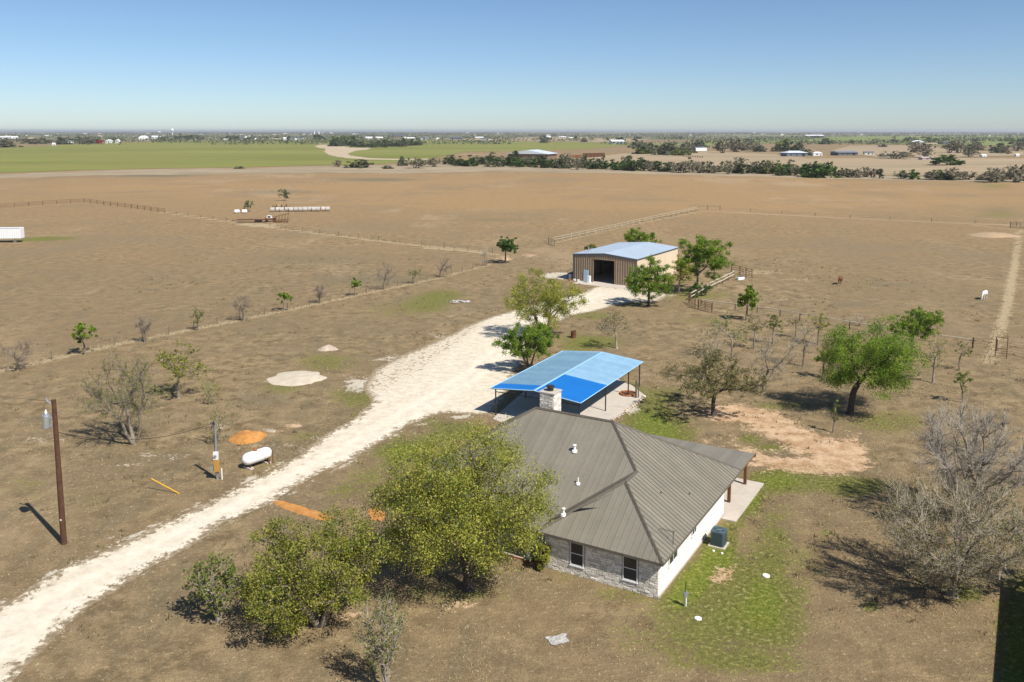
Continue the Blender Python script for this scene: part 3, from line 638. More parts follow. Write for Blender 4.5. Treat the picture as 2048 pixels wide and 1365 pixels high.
disc('pale round drain lid in the grass below the meter post', 1396, 1238, .22, .07)
disc('small white pipe cap in the grass just under the air conditioner', 1427, 1103, .09, .08); disc('small white pipe cap a little right of another, by the air conditioner', 1444, 1108, .09, .08)
# crumpled sheet on the lawn
bm = bmesh.new(); bmesh.ops.create_grid(bm, x_segments=9, y_segments=7, size=.55)
for v in bm.verts: v.co.z = .02+.16*abs(mnoise.noise((v.co.x*3, v.co.y*3, 1))); v.co.x *= 1+.3*mnoise.noise((v.co.y*3, 0, 4)); v.co.y *= .7+.5*mnoise.noise((v.co.x*2, 3, 4))
me = bpy.data.meshes.new('crumpled_sheet'); bm.to_mesh(me); bm.free(); me.materials.append(MAT['rock'])
tag(link('crumpled_sheet', me, None, gp(1116, 1281), .3), 'crumpled off white sheet lying on the dry lawn', 'sheet')
# tall green shed beyond the right edge: its shade lies across the lawn corner
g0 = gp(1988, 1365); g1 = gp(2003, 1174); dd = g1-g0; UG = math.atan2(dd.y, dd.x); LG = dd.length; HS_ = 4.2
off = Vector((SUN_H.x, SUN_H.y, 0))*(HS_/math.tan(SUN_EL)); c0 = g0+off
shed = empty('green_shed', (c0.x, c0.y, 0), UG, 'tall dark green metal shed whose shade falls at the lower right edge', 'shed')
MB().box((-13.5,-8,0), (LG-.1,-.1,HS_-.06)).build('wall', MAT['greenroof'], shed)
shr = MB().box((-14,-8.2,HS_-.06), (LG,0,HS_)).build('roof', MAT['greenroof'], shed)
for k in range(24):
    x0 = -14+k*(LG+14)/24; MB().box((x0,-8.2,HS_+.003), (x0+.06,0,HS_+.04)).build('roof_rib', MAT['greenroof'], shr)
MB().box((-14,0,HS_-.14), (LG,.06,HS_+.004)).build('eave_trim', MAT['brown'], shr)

# ------------------------------------------------------------------ carport
CA = math.radians(61.2); CL, CW = 16.64, 9.78; cze, czr = 2.75, 3.236
cp = empty('carport', (6.418, 78.511, 0), CA, 'open carport with pale blue metal roof partly re-sheeted in vivid blue', 'carport')
# local x along the ridge (away), y to the left
croof = MB().tube([(0,CW/2,czr-.10), (CL,CW/2,czr-.10)], .05, 6).build('roof', MAT['steeldark'], cp)
npan = 18; pw = CL/npan
for side in (0, 1):
    for i in range(npan):
        x0, x1 = i*pw, (i+1)*pw-.006
        new = (x1 < 6.7) if side == 0 else (x1 < 1.9)
        mt = MAT['cblue'] if new else (MAT['cpale'] if side == 0 else MAT['cgrey'])  # older sheets: left slope a darker, greyer blue than the right
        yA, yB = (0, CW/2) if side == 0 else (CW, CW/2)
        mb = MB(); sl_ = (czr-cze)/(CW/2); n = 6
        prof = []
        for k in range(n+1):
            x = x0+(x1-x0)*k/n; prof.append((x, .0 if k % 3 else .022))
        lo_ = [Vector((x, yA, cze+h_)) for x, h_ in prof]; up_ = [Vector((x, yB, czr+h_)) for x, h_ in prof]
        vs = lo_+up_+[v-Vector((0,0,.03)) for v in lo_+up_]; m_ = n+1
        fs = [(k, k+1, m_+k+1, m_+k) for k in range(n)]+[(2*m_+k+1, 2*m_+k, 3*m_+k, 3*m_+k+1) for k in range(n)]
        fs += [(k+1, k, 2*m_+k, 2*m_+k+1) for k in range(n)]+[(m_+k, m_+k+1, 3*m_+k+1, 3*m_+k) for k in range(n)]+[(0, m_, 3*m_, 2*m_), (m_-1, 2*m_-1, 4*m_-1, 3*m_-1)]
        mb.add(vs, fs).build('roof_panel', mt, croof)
mb = MB(); mb.add([(0,CW/2-.16,czr+.012),(0,CW/2,czr+.06),(0,CW/2+.16,czr+.012),(CL,CW/2-.16,czr+.012),(CL,CW/2,czr+.06),(CL,CW/2+.16,czr+.012)], [(0,1,4,3),(1,2,5,4)]); mb.build('ridge_cap', MAT['cedge'], croof)
for a, b in (((-.03,0,cze),(-.03,CW/2,czr)), ((-.03,CW,cze),(-.03,CW/2,czr)), ((0,-.02,cze),(CL,-.02,cze)), ((0,CW+.02,cze),(CL,CW+.02,cze)), ((CL+.03,0,cze),(CL+.03,CW/2,czr)), ((CL+.03,CW,cze),(CL+.03,CW/2,czr))):
    MB().tube([Vector(a)+Vector((0,0,.005)), Vector(b)+Vector((0,0,.005))], .05, 4).build('edge_trim', MAT['cedge'], croof)
for x in (.3, 6.68, 12.95, 16.3):
    for y in (.25, CW-.45):
        pz = cze-.06
        MB().tube([(x, y, 0), (x, y, pz)], .07, 8).build('post', MAT['steeldark'], cp)
    MB().tube([(x, .1, cze-.12), (x, CW/2, czr-.14), (x, CW-.1, cze-.12)], .05, 6).tube([(x, .25, cze-.35), (x, CW-.45, cze-.35)], .035, 6).build('rafter', MAT['steeldark'], croof)
for y in (.15, 1.8, 3.4, CW-.15, CW-1.8, CW-3.4):
    z = cze+(czr-cze)*(min(y, CW-y)/(CW/2))-.075; MB().box((.05, y-.04, z-.04), (CL-.05, y+.04, z+.03)).build('purlin', MAT['steeldark'], croof)
sl_ = [gp(*p) for p in ((985,838),(1024,854),(1215,846),(1240,831),(1290,792),(1262,770),(1180,735),(1095,742))]
sheet('carport_slab', sl_, .012, MAT['concrete'], 'pale concrete slab under the carport', .6, .05, 7.)
# rubble edging along the slab
rr = random.Random(8); path = [gp(*p) for p in ((1216,848),(1243,832),(1268,812),(1292,793))]; k = 0
rock_me = []
for q in range(5):
    bm = bmesh.new(); bmesh.ops.create_icosphere(bm, subdivisions=1, radius=.5)
    for v in bm.verts: v.co *= rr.uniform(.75, 1.2); v.co.z *= .7
    me = bpy.data.meshes.new('rock'); bm.to_mesh(me); bm.free(); me.materials.append(MAT['brickrock']); rock_me.append(me)
edge = empty('stone_edging', path[1], 0, 'low line of rubble stones edging the carport slab', 'edging')
for i in range(3):
    a, b = path[i], path[i+1]; n = int((b-a).length/.33)
    for j in range(n):
        p = a+(b-a)*((j+rr.uniform(-.2,.2))/n)-path[1]; o = link('stone', rr.choice(rock_me), edge, (p.x+rr.uniform(-.12,.12), p.y+rr.uniform(-.12,.12), .09), rr.uniform(0,6)); s = rr.uniform(.22,.42); o.scale = (s*1.3, s, s)
# fire ring and old post by the carport
fr = empty('fire_ring', gp(1256, 789), 0, 'rusty orange fire ring with a dark stake on the slab edge', 'fire ring')
MB().tube([(.85*math.cos(2*math.pi*k/20), .85*math.sin(2*math.pi*k/20), .1) for k in range(21)], .10, 6, False).build('ring', MAT['rustorange'], fr)
MB().tube([(0,0,0), (0,0,.62)], .05, 6).build('stake', MAT['steeldark'], fr); MB().tube([(0,0,.012), (0,0,.05)], .8, 16).build('ash_bed', MAT['rust'], fr)
wp = empty('timber_post', gp(1272, 796), 0, 'short weathered timber post beside the carport corner', 'post')
MB().tube([(0,0,0), (.02,0,1.9)], [.12, .10], 8).build('shaft', MAT['postgrey'], wp); MB().tube([(.28,.1,0), (.22,.05,1.6)], [.07, .06], 7).build('brace', MAT['postgrey'], wp)

# ------------------------------------------------------------------ metal barn
BA = math.radians(57.07); BL_, BW, bze, bzr = 19.27, 12.9, 5.04, 5.60
barn = empty('metal_barn', (11.66, 161.80, 0), BA, 'tan ribbed metal barn with open doorway and pale blue grey roof', 'barn')
# local x away along the side, y to the LEFT, so the front runs along -y
def bz(t): return bze+(bzr-bze)*(1-abs(t-BW/2)/(BW/2))
def ribbed(name, mat, parent, f, a, b, zlo, zhi, pitch=.46, dep=.10):
    """vertical ribs; f(t, off) -> xy"""
    mb = MB(); n = max(1, round((b-a)/pitch)); w_ = (b-a)/n; pr = []
    for i in range(n):
        t = a+i*w_; pr += [(t, 0), (t+w_*.42, 0), (t+w_*.55, dep), (t+w_*.87, dep)]
    pr.append((b, 0)); vs = []; fs = []
    for t, o_ in pr:
        x, y = f(t, o_); z0 = zlo(t) if callable(zlo) else zlo; z1 = zhi(t) if callable(zhi) else zhi
        vs += [(x, y, z0), (x, y, z1)]
    for i in range(len(pr)-1): fs.append((2*i, 2*i+2, 2*i+3, 2*i+1))
    return mb.add(vs, fs).build(name, mat, parent)
fF = lambda t, o_: (-o_, -t); D0, D1, DT = 4.2, 8.55, 4.35
ribbed('front_wall', MAT['barnwall'], barn, fF, 0, D0, 0, bz); ribbed('front_wall', MAT['barnwall'], barn, fF, D1, BW, 0, bz); ribbed('front_wall', MAT['barnwall'], barn, fF, D0, D1, DT, bz)
ribbed('side_wall', MAT['barncream'], barn, lambda t, o_: (t, -BW-o_*.3), 0, BL_, 0, bze, .3); ribbed('side_wall', MAT['barncream'], barn, lambda t, o_: (t, o_*.3), 0, BL_, 0, bze, .3)
ribbed('back_wall', MAT['barnwall'], barn, lambda t, o_: (BL_+o_, -t), 0, BW, 0, bz)
broof = MB().box((0, -BW/2-.1, bzr-.25), (BL_, -BW/2+.1, bzr-.06)).build('roof', MAT['steeldark'], barn)
nb = 20; pb = (BL_+.3)/nb
for side in (0, 1):
    for i in range(nb):
        x0, x1 = -.15+i*pb, -.15+(i+1)*pb-.004
        yA, yB = ((.15, -BW/2) if side == 0 else (-BW-.15, -BW/2)); zA = bze-.012
        mb = MB().add([(x0,yA,zA),(x1,yA,zA),(x1,yB,bzr),(x0,yB,bzr),(x0,yA,zA+.05),(x1,yA,zA+.05),(x1,yB,bzr+.05),(x0,yB,bzr+.05)], [(3,2,1,0),(4,5,6,7),(0,1,5,4),(1,2,6,5),(2,3,7,6),(3,0,4,7)])
        mb.add([(x0,yA,zA+.05),(x0+.09,yA,zA+.05),(x0+.09,yB,bzr+.05),(x0,yB,bzr+.05),(x0+.02,yA,zA+.085),(x0+.07,yA,zA+.085),(x0+.07,yB,bzr+.085),(x0+.02,yB,bzr+.085)], [(4,5,6,7),(0,1,5,4),(2,3,7,6),(1,2,6,5),(3,0,4,7)])
        mb.build('roof_panel', MAT['barnroof'], broof)
for t0, t1 in ((0, BW/2), (BW/2, BW)):
    a, b = Vector((-.17, -t0+(.15 if t0 == 0 else 0), bz(t0)-.02)), Vector((-.17, -t1-(.15 if t1 == BW else 0), bz(t1)-.02))
    MB().add([a, b, b-Vector((0,0,.30)), a-Vector((0,0,.30)), a+Vector((.07,0,0)), b+Vector((.07,0,0)), b+Vector((.07,0,-.30)), a+Vector((.07,0,-.30))], [(0,1,2,3),(7,6,5,4),(0,4,5,1),(3,2,6,7),(0,3,7,4),(1,5,6,2)]).build('rake_trim', MAT['barntrim'], broof)
MB().box((-.1,-BW-.20,bze-.16), (BL_+.1,-BW-.153,bze+.0)).build('gutter', MAT['barntrim'], broof)
MB().box((-.14,.0,0), (.03,.12,bze-.2)).build('corner_trim', MAT['barntrim'], barn); MB().box((-.14,-BW-.09,0), (.03,-BW+.03,bze-.3)).build('corner_trim', MAT['barntrim'], barn)
for y0, y1, z0, z1 in ((-D0,-D0+.14,0,DT), (-D1-.14,-D1,0,DT), (-D1-.14,-D0+.14,DT,DT+.14)): MB().box((-.13,y0,z0), (.0,y1,z1)).build('door_frame', MAT['barnwall'], barn)
MB().box((-.05,-BW,0), (BL_,0,.03)).build('floor', MAT['concrete'], barn)
MB().box((-3.2,-BW+.3,0), (-.06,-1.5,.028)).build('apron', MAT['concrete'], barn)
dl = MB().box((-.17,-3.25,.03), (-.105,-2.2,2.2)).build('door', MAT['bluedoor'], barn); MB().box((-.2,-3.1,1.0), (-.17,-3.04,1.1)).build('handle', MAT['steel'], dl)
for y in (-1.0,-BW+1.0,-BW/2):
    for x in (4.,9.,14.): MB().box((x-.1,y-.1,.03), (x+.1,y+.1,bze-.05)).build('column', MAT['rust'], barn)
MB().tube([(2.2,-1.9,bze+.1), (2.2,-1.9,bze+1.1)], .10, 8).tube([(2.2,-1.9,bze+1.1), (2.2,-1.9,bze+1.18)], .17, 8).build('flue_pipe', MAT['steel'], broof)
MB().tube([(3.2,-1.9,bze+.1), (3.2,-1.9,bze+.55)], .07, 8).build('flue_pipe', MAT['steel'], broof)
# odds and ends beside the barn
def local(rootM, x, y): return rootM @ Vector((x, y, 0))
BM_ = Matrix.Translation((11.66, 161.80, 0)) @ Matrix.Rotation(BA, 4, 'Z')
def utility_trailer(label, loc, rz, L=3.6, W=1.7):
    o = empty('flat_trailer', loc, rz, label, 'trailer')
    MB().box((0,-W/2,.55), (L,W/2,.66)).build('deck', MAT['rust'], o)
    MB().tube([(0,0,.55), (-1.3,0,.50)], .05, 6).build('drawbar', MAT['steeldark'], o); MB().tube([(-1.2,0,0), (-1.2,0,.5)], .04, 6).build('jack', MAT['steeldark'], o)
    for y in (-W/2-.12, W/2+.12):
        w0 = MB().tube([(L*.55, y-.1, .34), (L*.55, y+.1, .34)], .34, 14).build('wheel', MAT['black'], o); MB().tube([(L*.55, y-.11, .34), (L*.55, y+.11, .34)], .17, 10).build('rim', MAT['steel'], w0)
    for y in (-W/2, W/2): MB().tube([(0,y,.66), (0,y,1.1), (L,y,1.1), (L,y,.66)], .03, 6).build('side_rail', MAT['steeldark'], o)
    return o
utility_trailer('dark flat trailer parked in the shade left of the barn', local(BM_, 3.0, 2.2), BA, 4.0)
tg_ = empty('grain_bin', local(BM_, .9, 1.2), 0, 'small white drum in the shade at the left barn corner', 'drum'); MB().tube([(0,0,0), (0,0,.85)], .32, 12).build('shell', MAT['white'], tg_); MB().tube([(0,0,.85), (0,0,.89)], .34, 12).build('lid', MAT['steel'], tg_)
cw_ = empty('white_cooler', local(BM_, -.9, -3.75), BA, 'white chest standing by the left side of the barn doorway', 'chest'); MB().box((-.3,-.25,0), (.3,.25,1.2)).build('case', MAT['white'], cw_); MB().box((-.31,-.26,1.2), (.31,.26,1.28)).build('lid', MAT['white'], cw_)
for k, (x, y) in enumerate(((-.6,-.5), (-.8,.4), (-.7,-1.4))):
    o = MB().box((-.28,-.22,0), (.28,.22,.3)).box((-.24,-.18,.3), (.24,.18,.36)).build('storage_crate', MAT['whitedirty'] if k != 1 else MAT['rustorange'], None, local(BM_, x, y), BA+.3*k, bevel=.015)
    tag(o, ('pale crate on the apron nearest the blue barn door', 'small rust coloured crate at the left foot of the barn', 'pale crate on the apron, farthest from the barn opening')[(2,1,0)[k]], 'crate')
# burn barrel
bb = empty('burn_barrel', gp(1147, 676), 0, 'rusty brown barrel on the grass beyond the carport', 'barrel')
MB().tube([(0,0,0), (0,0,.3), (0,0,.32), (0,0,.34), (0,0,.6), (0,0,.62), (0,0,.64), (0,0,.95)], [.36,.36,.39,.36,.36,.39,.36,.36], 16, False).build('shell', MAT['rust'], bb)
MB().tube([(0,0,.05), (0,0,.75)], .33, 12).build('ash', MAT['black'], bb)

# ------------------------------------------------------------------ poles, tank, yard things
pb_ = gp(128, 1088); HP = 10.2
pole = empty('utility_pole', pb_, 0, 'tall brown timber utility pole with a grey transformer', 'utility pole')
def P_(z): return Vector((0, 0, z))
MB().tube([P_(0), P_(3), P_(6), P_(HP)], [.20, .19, .17, .145], 14).build('shaft', MAT['polewood'], pole, smooth=False)
MB().tube([P_(HP), P_(HP+.03)], .15, 14).build('pole_top', MAT['postgrey'], pole)
tr = MB().tube([(-.56,-.05,HP-2.0), (-.56,-.05,HP-1.94), (-.56,-.05,HP-1.12), (-.56,-.05,HP-1.05), (-.56,-.05,HP-1.0)], [.22,.27,.27,.25,.12], 14).build('transformer', MAT['steel'], pole)
MB().tube([(-.56,-.05,HP-1.0), (-.56,-.05,HP-.88), (-.56,-.05,HP-.8), (-.56,-.05,HP-.68)], [.06,.10,.05,.03], 8).build('bushing', MAT['white'], tr)
MB().box((-.32,-.1,HP-1.85), (-.14,.0,HP-1.75)).box((-.32,-.1,HP-1.3), (-.14,.0,HP-1.2)).build('bracket', MAT['steel'], pole)
MB().tube([(-.14,0,HP-.35), (-.45,0,HP-.1), (-.5,0,HP+.12)], [.03,.06,.05], 8).build('insulator', MAT['steel'], pole)
MB().tube([(-.5,0,HP-.2), (-.72,-.02,HP-.45), (-.56,-.05,HP-.7)], .012, 5).build('jumper_wire', MAT['black'], pole)
MB().tube([(-.2,-.1,HP-2.35), (-.5,-.1,HP-2.5)], .025, 5).build('step', MAT['steel'], pole)
MB().box((-.06,-.205,1.75), (.06,-.18,1.85)).build('tag', MAT['tape'], pole)
def cable(name, label, a, b, sag, r=.012, n=24):
    pts = [a+(b-a)*(k/n)-Vector((0,0,4*sag*(k/n)*(1-k/n))) for k in range(n+1)]
    o = MB().tube(pts, r, 4).build(name, MAT['steeldark'], None); return tag(o, label, 'cable')
sp = gp(435, 958); HS = 4.75
svc = empty('service_pole', sp, 0, 'short grey service pole carrying meter boxes beside the driveway', 'service pole')
MB().tube([(0,0,0), (-.03,0,HS)], [.13,.105], 12).build('shaft', MAT['polegrey'], svc); MB().tube([(.03,-.13,0), (.0,-.12,HS-.2)], .035, 6).build('conduit', MAT['steel'], svc)
MB().tube([(.0,-.12,HS-.2), (-.05,-.14,HS+.05), (-.15,-.14,HS-.02)], [.05,.07,.05], 8).build('weatherhead', MAT['steeldark'], svc)
MB().box((-.16,-.32,1.72), (.22,-.13,2.35)).build('meter_box', MAT['trim'], svc); MB().tube([(.03,-.32,2.05), (.03,-.42,2.05)], .11, 10).build('meter', MAT['steel'], svc)
MB().box((-.14,-.34,.72), (.26,-.13,1.66)).build('breaker_box', MAT['ochre'], svc); MB().box((-.45,-.3,.75), (-.2,-.1,1.15)).build('disconnect_box', MAT['steel'], svc)
MB().box((-.02,-.2,0), (.10,-.13,.72)).build('pipe_run', MAT['steel'], svc); MB().tube([(.42,-.15,0), (.42,-.15,.95)], .05, 8).build('ground_pipe', MAT['pvc'], svc)
cable('service_cable', 'black service cable strung from the tall pole to the grey service pole', pb_+P_(HP-2.3)+Vector((.15,0,0)), sp+Vector((-.05,-.1,HS)), .9, .020)
cable('overhead_wire', 'thin overhead wire running left from the tall pole', pb_+Vector((-.5,0,HP-.1)), pb_+Vector((-60,26,HP-.2)), 1.0, .010)
# propane tank
ta, tb = gp(497, 937), gp(532, 925); TD = (tb-ta).normalized(); tl = 2.75; tc_ = (ta+tb)/2
tk = empty('propane_tank', tc_, math.atan2(TD.y, TD.x), 'white propane tank lying beside the driveway', 'propane tank')
R_ = .52; zc = .82; prof = [(-tl/2-.02,.05),(-tl/2+.05,.24),(-tl/2+.18,.40),(-tl/2+.36,.49),(-tl/2+.55,R_),(.3,R_),(.31,R_+.012),(.36,R_+.012),(.37,R_),(tl/2-.55,R_),(tl/2-.36,.49),(tl/2-.18,.40),(tl/2-.05,.24),(tl/2+.02,.05)]
MB().tube([(x,0,zc) for x, _ in prof], [r for _, r in prof], 24).build('shell', MAT['white'], tk, smooth=True)
MB().tube([(-.15,0,zc+R_-.04), (-.15,0,zc+R_+.12), (-.15,0,zc+R_+.20)], [.17,.17,.10], 12).build('valve_dome', MAT['rustorange'], tk)
for x in (-.85, .85):
    MB().box((x-.06,-.32,.12), (x+.06,.32,.46)).build('leg', MAT['steeldark'], tk); MB().box((x-.2,-.5,0), (x+.2,.5,.12)).build('block', MAT['concrete'], tk)
MB().tube([(tl/2-.2,-.55,0), (tl/2-.2,-.55,1.05)], .04, 6).tube([(tl/2-.55,-.5,0), (tl/2-.55,-.5,.55)], .09, 7).build('regulator_pipe', MAT['rust'], tk)
# yellow marker
ym = empty('guy_marker', gp(359, 988), 0, 'leaning yellow guy wire marker near the road', 'marker')
yt = gp(318, 962, 0); ytw = Vector((-2.35, .55, 1.0))
MB().tube([(0,0,0), ytw], .042, 8).build('sleeve', MAT['yellow'], ym); MB().tube([ytw, ytw*1.03], .03, 6).build('wire_end', MAT['steel'], ym)
# garden stakes
st_ = empty('shepherd_hook', gp(818, 922), 0, 'pair of thin dark garden hooks standing in green grass', 'garden hook')
for x in (-.28, .28): MB().tube([(x,0,0), (x,0,1.15), (x+.08,0,1.3), (x+.16,0,1.2)], .02, 5).build('hook', MAT['steeldark'], st_)
MB().tube([(0,0,0), (0,0,.10)], [.22,.16], 10).build('base_pot', MAT['black'], st_)
# sand pile, caliche pad, rock heaps
def mound(name, label, cat, px, py, rx, ry, h_, mat, rz=0, seed=1, n=28, sharp=1.5):
    bm = bmesh.new(); c = bm.verts.new((0,0,h_)); prev = None; rings = 9
    for r in range(1, rings+1):
        ring = []
        for k in range(n):
            a = 2*math.pi*k/n; f = r/rings; q = 1+.28*mnoise.noise((math.cos(a)*1.3, math.sin(a)*1.3, seed))+.10*mnoise.noise((math.cos(a)*4, math.sin(a)*4, seed))
            x, y = rx*f*q*math.cos(a), ry*f*q*math.sin(a)
            z = h_*max(0, 1-f**sharp)*(1+.3*mnoise.noise((x*1.5, y*1.5, seed)))+ (.03*mnoise.noise((x*3, y*3, seed)) if r < rings else -.02)
            ring.append(bm.verts.new((x, y, z)))
        for k in range(n):
            if prev is None: bm.faces.new((c, ring[k], ring[(k+1) % n]))
            else: bm.faces.new((prev[k], ring[k], ring[(k+1) % n], prev[(k+1) % n]))
        prev = ring
    me = bpy.data.meshes.new(name); bm.to_mesh(me); bm.free(); me.materials.append(mat)
    for p in me.polygons: p.use_smooth = True
    return tag(link(name, me, None, gp(px, py), rz), label, cat)
mound('sand_pile', 'bright orange sand pile behind the propane tank', 'sand pile', 495, 876, 1.7, 1.75, .48, MAT['sand'], .3, 2.0, 28, 2.2)
mound('gravel_pile', 'low spread pile of pale caliche left of the driveway', 'gravel pile', 598, 757, 3.5, 2.9, .22, MAT['sandpale'], .2, 5.5, 40, 3)
mound('dirt_pile', 'low pale dirt heap in the far right pasture', 'dirt pile', 1985, 472, 6.5, 5, .9, M('pale_dirt', (.38, .27, .16), .95, var=.2, bump=.05), 0, 9.)
mound('dirt_pile', 'small brown rubble heap beyond the caliche pile', 'dirt pile', 655, 699, 1.3, 1.1, .55, MAT['brickrock'], 0, 4.)
sheet('dirt_patch', [gp(*p) for p in ((544,1004),(560,1002),(600,1014),(640,1026),(668,1036),(666,1042),(642,1041),(600,1029),(556,1011))], .008, MAT['sand'], 'strip of orange sand across the front lawn', .2, .17, 3.)
sheet('dirt_patch', [gp(*p) for p in ((735,1020),(756,1014),(772,1030),(764,1044),(740,1040))], .008, MAT['sand'], 'orange sand spot beside the big front tree', .3, .10, 5.)
rk = empty('rock_slab', gp(920, 605), 0, 'flat heap of grey rocks in the grass left of the driveway', 'rocks')
rock2 = []
for q in range(3): me = rock_me[q].copy(); me.materials.clear(); me.materials.append(MAT['rock']); rock2.append(me)
for k in range(26):
    a, r = rr.uniform(0, 6.28), rr.uniform(0, 1)**.5; o = link('rock', rr.choice(rock2), rk, (1.7*r*math.cos(a), 1.1*r*math.sin(a), .12), rr.uniform(0,6)); s = rr.uniform(.3,.75); o.scale = (s*1.3, s, s*.6)

# ------------------------------------------------------------------ trees
def tubes_np(P0, P1, R0, R1, n):
    P0, P1, R0, R1 = (np.asarray(a, float) for a in (P0, P1, R0, R1)); d = P1-P0; L = np.linalg.norm(d, axis=1)+1e-9; d = d/L[:,None]
    ref = np.where(np.abs(d[:,2:3]) > .9, np.array([[1.,0,0]]), np.array([[0,0,1.]])); a = np.cross(d, ref); a /= np.linalg.norm(a, axis=1)[:,None]+1e-9; b = np.cross(d, a)
    ang = 2*np.pi*np.arange(n)/n; off = a[:,None,:]*np.cos(ang)[None,:,None]+b[:,None,:]*np.sin(ang)[None,:,None]
    v0 = P0[:,None,:]+off*R0[:,None,None]; v1 = P1[:,None,:]+off*R1[:,None,None]
    V = np.concatenate([v0, v1], 1).reshape(-1, 3); k = np.arange(n); base = (np.arange(len(P0))*2*n)[:,None]
    Q = np.stack([base+k, base+(k+1) % n, base+n+(k+1) % n, base+n+k], -1).reshape(-1, 4)
    return V, Q
def leaves_np(C, rng, ln, wd, up=.45, tint=None, drop=0.):
    n = len(C); nr = rng.normal(size=(n,3)); nr[:,2] = nr[:,2]*.8+up*1.6; nr /= np.linalg.norm(nr, axis=1)[:,None]
    t = np.cross(nr, rng.normal(size=(n,3))); t /= np.linalg.norm(t, axis=1)[:,None]+1e-9; t[:,2] -= drop; b = np.cross(nr, t)
    s = rng.uniform(.65, 1.35, (n,1)); a = t*ln*s*.5; c = b*wd*s*.5
    V = np.stack([C-a, C+c*1.0-a*.1, C+a, C-c-a*.1], 1).reshape(-1,3); Q = np.arange(4*n).reshape(-1,4)
    T = np.repeat(np.clip((tint if tint is not None else .5)+rng.normal(size=n)*.22, 0, 1), 4)
    return V, Q, T
class Skel:
    def __init__(s, rng): s.e = []; s.rng = rng; s.tips = []; s.dirs = []
    def seg(s, p, q, r0, r1, d0=None):
        L = np.linalg.norm(q-p)
        if L < .05: return q
        if d0 is None or L < .5: s.e.append((p, q, r0, r1)); return q
        m = p+d0*L*.38; N = 4 if L > 1.6 else 2; last = p
        for i in range(1, N+1):
            t = i/N; x = (1-t)**2*p+2*t*(1-t)*m+t*t*q
            if i < N: x = x+s.rng.normal(size=3)*L*.022
            s.e.append((last, x, r0+(r1-r0)*(i-1)/N, r0+(r1-r0)*t)); last = x
        return q
    def rec(s, p, d, pts, rt, ex, lev, kfirst, first):
        n = len(pts); rad = lambda k: rt*max(1, k)**ex
        if n == 1:
            s.seg(p, pts[0], rad(1.5), rt*.6, d); s.tips.append(pts[0]); v = pts[0]-p; s.dirs.append(v/(np.linalg.norm(v)+1e-9)); return
        c = pts.mean(0); f = first if lev == 0 else s.rng.uniform(.30, .52)
        b = p+(c-p)*f; L = np.linalg.norm(b-p); b = b+s.rng.normal(size=3)*L*.08
        s.seg(p, b, rad(n), rad(n*.8), d); dv = b-p; dv = dv/(np.linalg.norm(dv)+1e-9)
        k = kfirst if lev == 0 else (2 if s.rng.random() < .72 else 3); k = min(k, n)
        v = pts-b; v = v/(np.linalg.norm(v, axis=1)[:,None]+1e-9)
        cen = v[s.rng.choice(n, k, replace=False)]
        for _ in range(4):
            lab = np.argmax(v@cen.T, 1)
            for j in range(k):
                if (lab == j).any(): cc = v[lab == j].mean(0); cen[j] = cc/(np.linalg.norm(cc)+1e-9)
        got = [pts[lab == j] for j in range(k) if (lab == j).any()]
        if len(got) == 1: o = s.rng.permutation(n); got = [pts[o[:n//2]], pts[o[n//2:]]]
        for g in got: s.rec(b, dv, g, rt, ex, lev+1, kfirst, first)
def crown_points(rng, n, rx, ry, zb, zt, lobes, shape, shell=.5):
    cz, rz = (zb+zt)/2, (zt-zb)/2
    if shape == 'vase':
        h = rng.random(n)**.85; a = rng.uniform(0, 2*np.pi, n); r = (.22+.90*h**.65)*rng.random(n)**.42*(1-.40*np.clip(h-.7, 0, 1)/.3)*1.08
        r = r*(1+.16*np.sin(a*3+rng.uniform(0,6)))
        return np.stack([rx*r*np.cos(a), ry*r*np.sin(a), zb+(zt-zb)*(h*(1-.28*r*r))], 1)
    if shape == 'dome': cz, rz = zb, (zt-zb)*.95
    K = int(lobes*1.5); a = rng.uniform(0, 2*np.pi)+np.arange(K)*2.39996+rng.normal(size=K)*.25; u = np.clip(np.linspace(-.80, .92, K)+rng.normal(size=K)*.06, -.9, .95)
    q = np.sqrt(np.clip(1-u*u, .05, 1)); rl = rng.uniform(.52, .78, K); ci = rng.choice(K, max(1, K//6), replace=False); rl[ci] = rng.uniform(.1, .4, len(ci)); lc = np.stack([np.cos(a)*q*rl, np.sin(a)*q*rl, u*rl*1.05], 1)
    lr = rng.uniform(.22, .38, K); which = rng.choice(K, n, p=lr**2/np.sum(lr**2))
    v = rng.normal(size=(n,3)); v /= np.linalg.norm(v, axis=1)[:,None]; v *= (rng.random(n)**(1/3*(1-shell)+.08))[:,None]
    p = lc[which]+v*lr[which][:,None]; p[:,2] = np.where(p[:,2] < -.8, -.8+.3*(p[:,2]+.8), p[:,2])
    if shape == 'dome': p[:,2] = np.abs(p[:,2]); p[:,:2] *= 1.1
    if shape == 'cone': p[:,:2] *= np.clip(1.0-.62*(p[:,2:3]+.6)/1.6, .15, 1.2)
    return np.stack([p[:,0]*rx*1.18, p[:,1]*ry*1.15, cz+p[:,2]*rz*1.12], 1)
